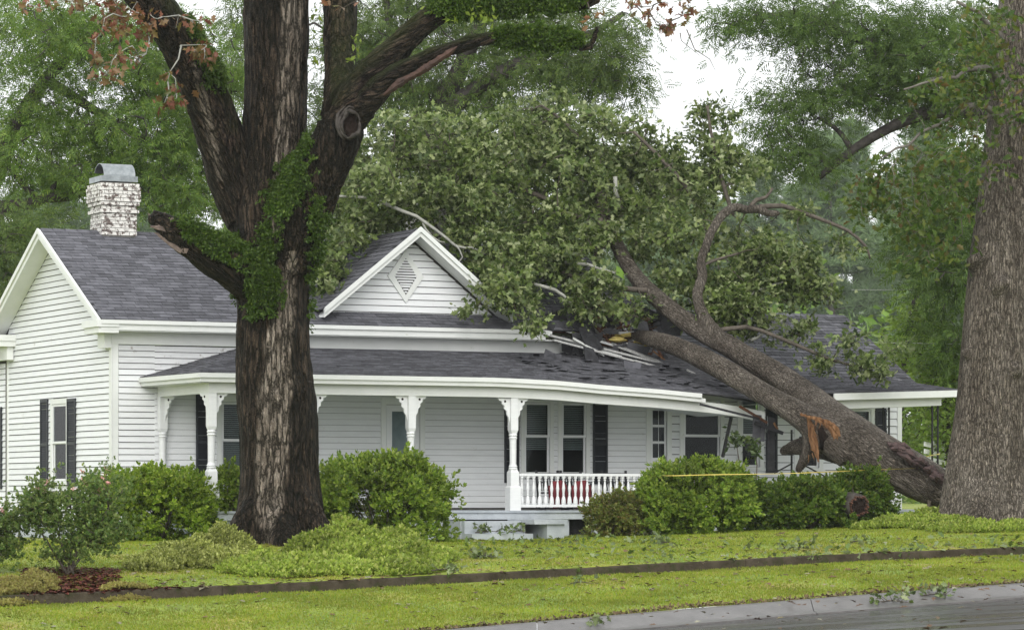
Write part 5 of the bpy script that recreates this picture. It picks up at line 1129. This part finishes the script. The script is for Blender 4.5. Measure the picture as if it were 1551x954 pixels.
# hazy pine wood far behind
def pine_proto(h, seed):
    r = random.Random(seed); e = bpy.data.objects.new('distant_pine', None)
    mb = MB(); mb.tube([(0, 0, 0), (.2, 0, h*.5), (0, 0, h)], [.3, .22, .04], 7); pts = []
    for k in range(58):
        z = h*lerp(.28, .99, (k/57)**.85); L = (1-z/h)*h*.24+.7; L *= r.uniform(.65, 1.15); a = r.uniform(0, 6.28)
        d = Vector((math.cos(a), math.sin(a), r.uniform(-.05, .35))); tip = Vector((0, 0, z))+d*L
        mb.tube([(0, 0, z), Vector((0, 0, z))+d*L*.5+Vector((0, 0, -.1)), tip], [.06, .04, .015], 4)
        for j in range(int(26+L*12)):
            t = r.uniform(.25, 1.05); pts.append(Vector((0, 0, z))+d*L*t+Vector((r.gauss(0, .32), r.gauss(0, .32), r.gauss(.05, .22))))
    return e, mb, np.array(pts)
protos = []
for s, h in ((1, 25), (2, 21), (3, 28)):
    e, mb, pts = pine_proto(h, s)
    a = mb.build('trunk', M['limb'], None, smooth=True, normals=False); c = scatter('crown', pts, rng.uniform(.5, .95, len(pts)), 'tuft', M['pine'], None, nrm=(0, 0, 1), nb=.4)
    protos.append((a.data, c.data)); bpy.data.objects.remove(a); bpy.data.objects.remove(c)
k = 0
for i in range(46):
    px = lerp(-120, 1680, (i+.5)/46)+random.uniform(-18, 18); d = random.choice((330, 350, 375, 395, 415))+random.uniform(-8, 8)
    if 430 < px < 900 and i % 2: continue
    p = P(px, 0, d); e = empty('distant_pine', (p.x, p.y, gz(p.x, p.y)-.3), random.uniform(0, 6.28), 'tall hazy pine in the misty wood far behind the house', 'tree', 'misty pine wood')
    hh = random.uniform(33, 37) if px < 480 else (random.uniform(33, 37) if px < 1140 else random.uniform(34, 41)); e.scale = (1.7, 1.7, hh/(25, 21, 28)[i % 3])
    for nm, me in zip(('trunk', 'crown'), protos[i % 3]): link(bpy.data.objects.new(nm, me), e)
# low hazy understory as one mass
n = 26000; xs = rng.uniform(-48, 52, n); ys = rng.uniform(190, 250, n); zs = rng.uniform(0, 1, n)**1.3*(10+3.5*np.sin(xs*.4)+2*np.sin(xs*1.1+1))
tag(scatter('distant_understory', np.stack([xs, ys, zs+.3], 1), rng.uniform(.5, 1.1, n), 'leaf', M['pecan'], nrm=(0, -.3, 1), nb=.6), 'misty green understory in the wood behind the house', 'undergrowth', kind='stuff')

# ---------------------------------------------------------------- bushes and ground plants
M['bush1'] = leafmat('clipped azalea leaves', [(0.135, 0.247, 0.020), (0.230, 0.338, 0.030), (0.356, 0.462, 0.059), (0.093, 0.175, 0.014), (0.189, 0.287, 0.025), (0.440, 0.513, 0.099)], 0.42)
M['bush2'] = leafmat('privet leaves', [(0.108, 0.198, 0.020), (0.194, 0.292, 0.035), (0.301, 0.397, 0.059), (0.076, 0.146, 0.014), (0.388, 0.459, 0.089)], 0.42)
M['bush3'] = leafmat('brown green shrub leaves', [(.13, .17, .03), (.20, .24, .05), (.09, .13, .02), (.28, .28, .08), (.17, .12, .045), (.15, .20, .04)], 0.42)
M['bush4'] = leafmat('dark azalea leaves', [(0.074, 0.144, 0.020), (0.135, 0.215, 0.030), (0.053, 0.103, 0.012), (0.230, 0.277, 0.050)], 0.42)
M['rose'] = leafmat('rose leaves', [(0.075, 0.144, 0.033), (0.112, 0.186, 0.044), (0.188, 0.252, 0.066), (0.088, 0.144, 0.033), (0.275, 0.312, 0.099)], 0.42)
M['pink'] = leafmat('pink rose petals', [(.7, .32, .3), (.75, .5, .45), (.6, .18, .2)], .3)
def bush(label, px, py, d, wpx, hpx, mat, n, size, group='shrubs in front of the porch', boxy=2.6, rough=.22, name='shrub', base_in=.8, shoots=0):
    g = ground_px(px, py, d-6, d+12) if False else P(px, py, d); z0 = min(gz(g.x, g.y), g.z)
    e = empty(name, (g.x, g.y, z0), 0, label, 'shrub', group)
    rx = wpx/2/F*d; h = g.z-z0+hpx/F*d; ry = rx*.8
    m = max(24, int(60*rx*h)); q = unit(rng.normal(size=(m, 3)))
    ex = np.where(q[:, 2] < 0, 7.0, boxy); rr = (np.abs(q[:, 0])**ex+np.abs(q[:, 1])**ex+np.abs(q[:, 2])**ex)**(-1/ex)
    nz = np.array([noise.noise((a[0]*2+px, a[1]*2, a[2]*2)) for a in q]); cr = rr*(.86+rough*nz+rng.normal(0, .05, m))
    inner = rng.uniform(size=m) < .15; cr[inner] *= .6
    c = q*cr[:, None]; idx = rng.integers(0, m, n); sp = rng.uniform(.07, .13, m)
    pp = np.stack([c[idx, 0]*rx, c[idx, 1]*ry, (.5+c[idx, 2]*.5)*h], 1); off = rng.normal(size=(n, 3))*sp[idx][:, None]; pts = pp+off; pts[:, 2] = np.maximum(.02, pts[:, 2])
    scatter('foliage', pts, size*rng.uniform(.55, 1.4, n), 'sprig', M[mat], e, nrm=q[idx]*.6+off/.1*.5+np.array((0, 0, .6)), nb=1.0)
    mb = MB()
    for k in range(22):
        a = random.uniform(0, 6.28); t = random.uniform(.3, .85); b = Vector((math.cos(a)*rx*t, math.sin(a)*ry*t, h*random.uniform(.5, .9))); c = Vector((math.cos(a)*.12, math.sin(a)*.12, -.02)); mb.tube([c, c.lerp(b, .5)+Vector((0, 0, .06)), b], [.02, .014, .006], 5)
    mb.build('stems', M['twig'], e, smooth=True, normals=False)
    if shoots:
        sp = []; mb = MB()
        for k in range(shoots):
            a = random.uniform(0, 6.28); t = random.uniform(0, .9); b = Vector((math.cos(a)*rx*t, math.sin(a)*ry*t, h*math.sqrt(1-t*t*.6)*.93)); tip = b+Vector((math.cos(a)*.15*t+random.uniform(-.06, .06), math.sin(a)*.1, random.uniform(.08, .28))); mb.tube([b, b.lerp(tip, .5), tip], [.006, .005, .003], 4)
            sp += [b.lerp(tip, u) for u in np.linspace(.1, 1, 6)]
        tag(mb.build('shoot_stems', M['twig'], e, normals=False), kind='stuff'); scatter('shoots', np.array(sp), size*rng.uniform(.8, 1.2, len(sp)), 'sprig', M[mat], e, nrm=(0, 0, 1), nb=1.5)
    return e
bush('clipped bright green shrub left of the big oak, by the house corner', 233, 838, 71.5, 190, 122, 'bush1', 5600, .15, boxy=3.2, rough=.16, shoots=60)
bush('narrow green shrub half hidden behind the big oak trunk', 352, 806, 72, 46, 96, 'bush2', 1300, .14, shoots=6)
bush('large unclipped green shrub just right of the big oak', 580, 822, 69.5, 196, 122, 'bush2', 6000, .15, boxy=3, rough=.30, shoots=120)
bush('small brownish shrub at the right end of the railing', 934, 808, 72.5, 86, 50, 'bush3', 1900, .13, rough=.4, shoots=40)
bush('large round green shrub beyond the porch railing', 1050, 808, 72.8, 164, 100, 'bush2', 5600, .15, boxy=2.5, rough=.28, shoots=80)
bush('green shrub below the split in the fallen trunk', 1220, 802, 73, 116, 68, 'bush4', 3800, .14, rough=.32, shoots=60)
bush('dark shrub under the fallen trunk beside the broken log', 1300, 792, 74, 90, 76, 'bush4', 2400, .14, rough=.35, shoots=6)
bush('low dark shrub in the gap left of the log shrub', 1148, 806, 73.6, 36, 70, 'bush4', 800, .14, rough=.4)
# broken dark leafy twigs standing above the shrubs
M['darkbroad'] = leafmat('dark broad leaves', [(0.030, 0.053, 0.018), (0.053, 0.083, 0.024), (0.075, 0.105, 0.030)], .2)
for lab, px, py in (('dark leafy broken twig hanging left of the porch window', 1115, 668), ('dark leafy broken twig standing before the right porch window', 1142, 676)):
    e = empty('broken_twig', (0, 0, 0), 0, lab, 'branch', 'broken twigs at the porch')
    b = P(px+3, 745, 73.9); t = P(px, py, 73.9); MB().tube([b, b.lerp(t, .6)+Vector((.05, 0, 0)), t], [.02, .014, .006], 5).build('stem', M['twig'], e)
    cl = ell_points([(px, py, 73.9, 12, 14, .15)], 9); pts, sz, off = clump_leaves(cl, 8, .09, .14); scatter('leaves', pts, sz, 'leaf', M['darkbroad'], e)
def rosebush(label, px, py, d, wpx, hpx, ncl, flowers):
    b = ground_px(px, py); d = b.y; e = empty('rose_bush', tuple(b), 0, label, 'rose bush', 'rose bushes by the mulch bed'); e.location = (0, 0, 0)
    cl = ell_points([(px, py-hpx*.62, d, wpx*.42, hpx*.30, .7), (px+wpx*.22, py-hpx*.8, d, wpx*.22, hpx*.16, .4), (px-wpx*.28, py-hpx*.58, d, wpx*.2, hpx*.2, .5), (px+wpx*.38, py-hpx*.45, d, wpx*.14, hpx*.14, .4), (px+wpx*.1, py-hpx*.42, d, wpx*.36, hpx*.14, .5), (px+wpx*.05, py-hpx*.24, d, wpx*.32, hpx*.13, .5)], ncl)
    stems = [[tuple(b+Vector((random.uniform(-.08, .08), random.uniform(-.08, .08), 0)))+(.03,), tuple(b.lerp(P(px+o*.5, py-hpx*.3, d), .9))+(.022,), tuple(P(px+o, py-hpx*.62, d))+(.014,)] for o in (-wpx*.35, -wpx*.15, 0, wpx*.12, wpx*.28)]
    tubes_obj('stems', [(q[:, :3], list(q[:, 3])) for q in [catmull(s, .2) for s in stems]]+branches(skel_of(stems, .15), cl, .016, .5, .02), M['twig'], e)
    pts, sz, off = clump_leaves(cl, 14, .15, .105, .8); scatter('leaves', pts, sz, 'sprig', M['rose'], e, nrm=(0, 0, 1), nb=.8)
    top = cl[np.argsort(-cl[:, 2])[:flowers*2]]; fl = top[rng.permutation(len(top))[:flowers]]+np.array((0, -.12, .08))
    pts, sz, off = clump_leaves(fl, 8, .02, .06); scatter('blooms', pts, sz, 'leaf', M['pink'], e, nrm=(0, 0, 1), nb=.6)
    return e
rosebush('sprawling dark rose bush with pink blooms in the red mulch', 108, 872, 60, 200, 165, 190, 18)
rosebush('rose bush cut off by the left picture edge', -8, 868, 60, 70, 105, 60, 5)
# ---- mounds of groundcover: leaves over a height field
def cover(name, label, ells, n, size, mat, kind='sprig', hk=1.0):
    """ells: (px,py,rx px,ry px,height m) footprints on the ground"""
    P_ = []; 
    w = np.array([e[2]*e[3]*(1+e[4]) for e in ells], float); w /= w.sum()
    for e, c in zip(ells, rng.multinomial(n, w)):
        a = rng.uniform(0, 2*np.pi, c); r = np.sqrt(rng.uniform(0, 1, c))
        c0 = ground_px(e[0], e[1]); s = F/c0.y; rx = e[2]/s; ry = e[3]*.06
        for i in range(c):
            rr = r[i]*(1+.25*noise.noise((math.cos(a[i])*2+e[0], math.sin(a[i])*2, 0))); X = c0.x+rx*rr*math.cos(a[i]); Y = c0.y+ry*rr*math.sin(a[i])+SL*.5*rx*rr*math.cos(a[i])
            h = e[4]*max(0, 1-r[i]**2)*(.72+.9*noise.noise((X*1.7, Y*1.2, 7))+.35*noise.noise((X*4, Y*3, 2)))
            P_.append((X, Y, gz(X, Y)+h*rng.uniform(.75, 1.02)+.01))
    o = scatter(name, np.array(P_), size*rng.uniform(.6, 1.4, len(P_)), kind, mat, nrm=(0, -.2, 1), nb=1.2)
    return tag(o, label, 'groundcover', kind='stuff')
M['ivy'] = leafmat('bright green vine', [(.11, .16, .022), (.26, .36, .05), (.40, .48, .085), (.15, .22, .03), (.50, .53, .15), (.21, .30, .04), (.32, .42, .065)], 0.42)
M['olive'] = leafmat('olive vine', [(0.163, 0.183, 0.042), (0.375, 0.405, 0.106), (0.500, 0.532, 0.179), (0.112, 0.140, 0.024), (0.275, 0.323, 0.059)], 0.42)
M['yellowcover'] = leafmat('yellow green creeper', [(0.270, 0.270, 0.068), (0.406, 0.372, 0.118), (0.220, 0.169, 0.060), (0.338, 0.338, 0.085)], 0.42)
cover('vine_mound', 'bright green vine mound at the right foot of the big oak', [(500, 850, 80, 26, .55), (560, 838, 90, 30, .5), (620, 852, 70, 24, .4), (400, 860, 70, 20, .28), (470, 866, 110, 16, .22), (510, 822, 50, 20, .45), (590, 866, 90, 14, .2)], 12000, .13, M['ivy'])
cover('vine_mound', 'olive yellow vine mound at the left foot of the big oak', [(300, 846, 75, 26, .45), (265, 856, 70, 20, .3), (330, 836, 55, 24, .5), (230, 862, 40, 12, .15), (345, 856, 60, 18, .25)], 6000, .11, M['olive'])
cover('vine_mound', 'green vine patch round the foot of the right oak', [(1400, 795, 75, 18, .35), (1355, 797, 50, 12, .25), (1500, 802, 90, 14, .22), (1440, 798, 60, 14, .25), (1540, 792, 40, 14, .25), (1320, 800, 30, 8, .12)], 6500, .11, M['ivy'])
cover('creeper_patch', 'yellow green creeper spilling over the wall at lower left', [(30, 893, 55, 14, .28), (60, 885, 30, 10, .22), (10, 898, 40, 12, .22)], 2200, .08, M['yellowcover'])
cover('creeper_patch', 'small yellow green creeper tuft right of the red mulch', [(190, 894, 36, 7, .12)], 700, .07, M['yellowcover'])
M['mulch'] = leafmat('red wood mulch', [(.09, .02, .014), (.14, .035, .022), (.06, .015, .012), (.18, .06, .04)], 0, .8)
def chips(name, label, px0, px1, py0, py1, n, size, mat, kind='leaf', cat='litter', st='stuff', flat=3):
    pts = []
    for i in range(n):
        g = ground_px(random.uniform(px0, px1), random.uniform(py0, py1)); pts.append((g.x, g.y, g.z+.025))
    return tag(scatter(name, np.array(pts), size*rng.uniform(.5, 1.5, n), kind, mat, nrm=(0, 0, 1), nb=flat), label, cat, kind=st)
chips('mulch', 'red wood mulch around the rose bush', 34, 180, 862, 903, 3600, .09, M['mulch'], cat='mulch')
chips('mulch', 'thin strip of red mulch along the wall top', 140, 275, 891, 901, 600, .07, M['mulch'], cat='mulch')
M['deadleaf'] = leafmat('dead leaves', [(.10, .055, .03), (.16, .09, .045), (.07, .04, .025), (.22, .19, .10), (.30, .29, .22)], .1, .6)
M['greenleaf'] = leafmat('torn green leaves', [(0.070, 0.112, 0.028), (0.112, 0.168, 0.042), (0.224, 0.266, 0.126), (0.056, 0.084, 0.021)], .2)
chips('leaf_litter', 'dead brown leaves scattered over the lawn', 180, 1551, 808, 895, 900, .13, M['deadleaf'], 'oak')
chips('leaf_litter', 'torn green leaves strewn before the porch steps', 690, 1000, 806, 826, 420, .12, M['greenleaf'], 'oak', flat=1)
chips('leaf_litter', 'scattered leaves on the roadside verge', 0, 1551, 865, 954, 380, .11, M['deadleaf'], 'oak')
chips('leaf_litter', 'torn leaves across the right lawn', 690, 1551, 815, 850, 480, .14, M['greenleaf'], 'oak', flat=1.2)
# leafy branch pieces lying about
for lab, px, py, w, n in (('leafy oak sprig fallen on the middle of the right lawn', 1203, 833, 26, 8), ('small leafy sprig on the lawn beside the vine mound', 732, 846, 20, 7), ('tiny leafy sprig on the lawn before the round shrub', 1008, 825, 14, 5), ('leafy twig lying on the lawn near the right oak', 1300, 823, 12, 4),
                          ('leafy green twig in the road gutter at lower right', 1418, 905, 24, 7), ('pale leafy twig lying on the street kerb', 1352, 915, 26, 6), ('thin twig resting on the retaining wall', 675, 889, 22, 4), ('dark leaf clump in the gutter at the kerb joint', 908, 946, 10, 3), ('grassy twig on the verge below the retaining wall', 880, 886, 16, 3),
                          ('leafy litter clump on the lower porch step', 742, 795, 24, 7), ('leaf clump against the step cheek', 785, 802, 12, 4)):
    if py < 804: g = HW(U(px, -4.35), -4.35, .15 if px < 760 else .15)
    elif py >= 900: 
        d = 50
        while d < 62:
            g = P(px, py, d); v = g.y-SL*g.x; zz = z_curb(g.x)+interp(v, [51.15, 51.75, 52.05, 52.25, 52.5], [-.17, -.155, -.06, .005, .02])
            if g.z <= zz: break
            d += .05
        g.z = zz
    else: g = ground_px(px, py)
    if lab.startswith('thin twig resting'): g.z = z_wall(g.x)+.22
    e = empty('fallen_sprig', tuple(g), random.uniform(-.4, .4), lab, 'branch', 'sprigs fallen in the storm'); s = w/F*g.y
    mb = MB(); mb.tube([(-s, 0, .03), (0, .02, .06), (s, -.03, .03)], [.012, .01, .005], 5)
    for k in range(n): x = random.uniform(-s, s); mb.tube([(x*.6, 0, .05), (x, random.uniform(-.3, .3), random.uniform(.04, .2))], [.007, .004], 4)
    mb.build('stem', M['twig'], e, normals=False); c = np.stack([rng.uniform(-s, s, n), rng.uniform(-.25, .25, n), rng.uniform(.06, .16, n)], 1)
    pts, sz, off = clump_leaves(c, 7, .08, .13, .6); pts[:, 2] = np.maximum(pts[:, 2], .03); scatter('leaves', pts, sz, 'oak', M['oakleaf'] if 'pale' in lab else M['greenleaf'], e, nrm=(0, -.2, 1), nb=.7)
# ---- grass blades
M['blade'] = leafmat('grass blades', [(0.160, 0.244, 0.014), (0.226, 0.301, 0.024), (0.273, 0.320, 0.038), (0.301, 0.282, 0.052), (0.132, 0.207, 0.011)], 0.42, .6)
def blades(name, label, v0, v1, n, h):
    xs = rng.uniform(-12, 13.5, n); vs = rng.uniform(v0, v1, n); ys = vs+SL*xs
    dens = np.array([noise.noise((xs[i]*.8, ys[i]*.8, 0)) for i in range(n)]); k = rng.uniform(-.5, .6, n) < dens+.25; xs, ys = xs[k], ys[k]
    z = np.array([gz(xs[i], ys[i]) for i in range(len(xs))])
    hh = h*rng.uniform(.5, 1.4, len(xs)); N = len(xs); nr = np.stack([rng.normal(0, .35, N), rng.normal(0, .35, N), np.ones(N)], 1); nr = unit(nr)
    a = rng.uniform(0, 2*np.pi, N); t = np.stack([np.cos(a), np.sin(a), np.zeros(N)], 1); V = np.stack([xs, ys, z], 1)
    wv = (.008+.007*rng.uniform(size=N))[:, None]
    vv = np.stack([V-t*wv, V+t*wv, V+nr*hh[:, None]], 1).reshape(-1, 3); T = np.arange(3*N).reshape(-1, 3)
    tag(np_mesh(name, vv, T, M['blade']), label, 'grass', kind='stuff')
blades('lawn_grass', 'short yellow green lawn grass before the house', V_WALL+.25, 77, 200000, .04)
blades('verge_grass', 'short bright grass of the verge between wall and road', V_CURB+.12, V_WALL-.05, 170000, .04)
# dark soil edge along the kerb
M['soil'] = leafmat('brown thatch', [(.08, .05, .03), (.14, .10, .05), (.05, .035, .02), (.2, .17, .08)], 0, .9)
n = 2600; xs = rng.uniform(-2, 13, n); v = V_CURB+.1+np.abs(rng.normal(0, .10, n)); ys = v+SL*xs
tag(scatter('thatch_edge', np.stack([xs, ys, [gz(xs[i], ys[i])+.03 for i in range(n)]], 1), rng.uniform(.04, .1, n), 'leaf', M['soil'], nrm=(0, -.4, 1), nb=1), 'brown dead grass edge along the street kerb', 'grass', kind='stuff')

# ---------------------------------------------------------------- porch chairs, tape, fence, wires
def chair(label, px, cushion):
    u = U(px, -PD+.9); w = -PD+.9; p = HW(u, w, FLOOR); e = empty('porch_chair', tuple(p), math.radians(26+random.uniform(-8, 8)), label, 'chair', 'black porch chairs')
    for sx in (-.27, .27):
        MB().bar((sx, -.25, .03), (sx, -.25, .62), .05, .05, (0, 1, 0)).build('leg', M['blackwood'], e)
        MB().bar((sx, .22, .03), (sx+.03*(1 if sx > 0 else -1), .34, .92), .05, .045, (0, 1, 0)).build('back_post', M['blackwood'], e)
        MB().bar((sx, -.3, .64), (sx, .3, .64), .08, .03).build('arm_rest', M['blackwood'], e)
        MB().tube([(sx, -.45, .07), (sx, -.2, .03), (sx, .15, .025), (sx, .5, .10)], [.022]*4, 6).build('rocker', M['blackwood'], e)
    MB().box(-.28, .28, -.27, .24, .38, .42).build('seat', M['blackwood'], e)
    for k in range(6):
        x = -.21+k*.084; MB().bar((x, .25, .45), (x, .345, .80), .05, .018, (0, 1, 0)).build('back_slat', M['blackwood'], e)
    MB().bar((-.3, .345, .82), (.3, .345, .82), .03, .09).build('top_rail', M['blackwood'], e)
    if cushion:
        bm = bmesh.new(); bmesh.ops.create_cube(bm, size=1); bmesh.ops.bevel(bm, geom=bm.edges[:], offset=.18, segments=3, affect='EDGES')
        for v in bm.verts: v.co = Vector((v.co.x*.5, v.co.y*.1, v.co.z*.62+.02*math.sin(v.co.x*6)))
        me = bpy.data.meshes.new('chair_cushion'); bm.to_mesh(me); bm.free(); me.materials.append(M['red']); me.shade_smooth()
        o = link(bpy.data.objects.new('chair_cushion', me)); o.location = HW(u, w-.28, FLOOR+.37); o.rotation_euler = (math.radians(-8), 0, math.radians(26)); tag(o, cushion, 'cushion', 'red chair cushions')
chair('black porch chair behind the railing nearest the turned post', 838, 'red cushion seen through the railing, nearer the turned post')
chair('black porch chair behind the railing, middle of three', 872, 'red cushion seen through the railing, farther from the turned post')
chair('black porch chair behind the railing below the black shutter', 938, None)
def ribbon(label, pts, wdt):
    q = catmull([tuple(p)+(0,) for p in pts], .15); mb = MB(); vs = []
    for i, p in enumerate(q):
        tw = .9*math.sin(i*.11)+.3*math.sin(i*.37); dz = Vector((0, -math.sin(tw), math.cos(tw)))*wdt/2; p = Vector(p[:3]); vs += [p-dz, p+dz, p+dz+Vector((0, .002, 0)), p-dz+Vector((0, .002, 0))]
    fs = [(i*4+j, i*4+(j+1) % 4, (i+1)*4+(j+1) % 4, (i+1)*4+j) for i in range(len(q)-1) for j in range(4)]
    tag(mb.add(vs, fs).build('caution_tape', M['tape'], normals=False), label, 'tape', 'caution tape')
ribbon('yellow caution tape stretched from the railing past the fallen trunk', [HW(uB-.2, -PD-.1, FLOOR+.84), P(1010, 720, 71.6), P(1080, 718.5, 71.6), P(1180, 717, 72.2), P(1260, 714, 73.2), P(1330, 711, 74.1), P(1416, 708, 74.4)], .02)
ribbon('short yellow caution tape tied to the iron porch post', [P(1392, 695, 74.9), P(1408, 690, 76), HW(U(1424, -PD), -PD, Z(687, U(1424, -PD), -PD))], .035)
fe_ = empty('rail_fence', tuple(P(1430, 740, 90)), 0, 'white board fence glimpsed beside the right oak trunk', 'fence'); fe_.location = (0, 0, 0)
for k in range(4):
    MB().bar(P(1400, 672+k*11, 90), P(1470, 688+k*11, 92), .03, .13).build('rail', M['white'], fe_)
for px in (1412, 1447): MB().bar(P(px, 668, 90.6), P(px, 745, 90.6), .1, .1, (0, 1, 0)).build('post', M['white'], fe_)
for lab, y0, y1 in (('upper thin utility wire behind the right oak', 437, 433), ('lower thin utility wire behind the right oak', 516, 518)):
    a, b = P(1290, y0+2, 90), P(1600, y1, 88)
    tag(MB().tube([a, a.lerp(b, .5)-Vector((0, 0, .05)), b], [.007]*3, 5).build('utility_wire', M['greywood']), lab, 'wire', 'utility wires')

# ---------------------------------------------------------------- rain haze round the whole place
def haze():
    mb = MB().box(-200, 200, -160, 580, -9, 64)
    m = bpy.data.materials.new('rain haze'); m.use_nodes = True; n, l = m.node_tree.nodes, m.node_tree.links
    n.remove(n['Principled BSDF']); pv = n.new('ShaderNodeVolumePrincipled'); pv.inputs['Color'].default_value = (.93, .96, .97, 1); pv.inputs['Density'].default_value = .0002; pv.inputs['Anisotropy'].default_value = .2
    l.new(pv.outputs[0], n['Material Output'].inputs['Volume'])
    o = mb.build('haze', m); tag(o, 'thin rain haze filling the air over the whole place', 'haze', kind='stuff')
haze()
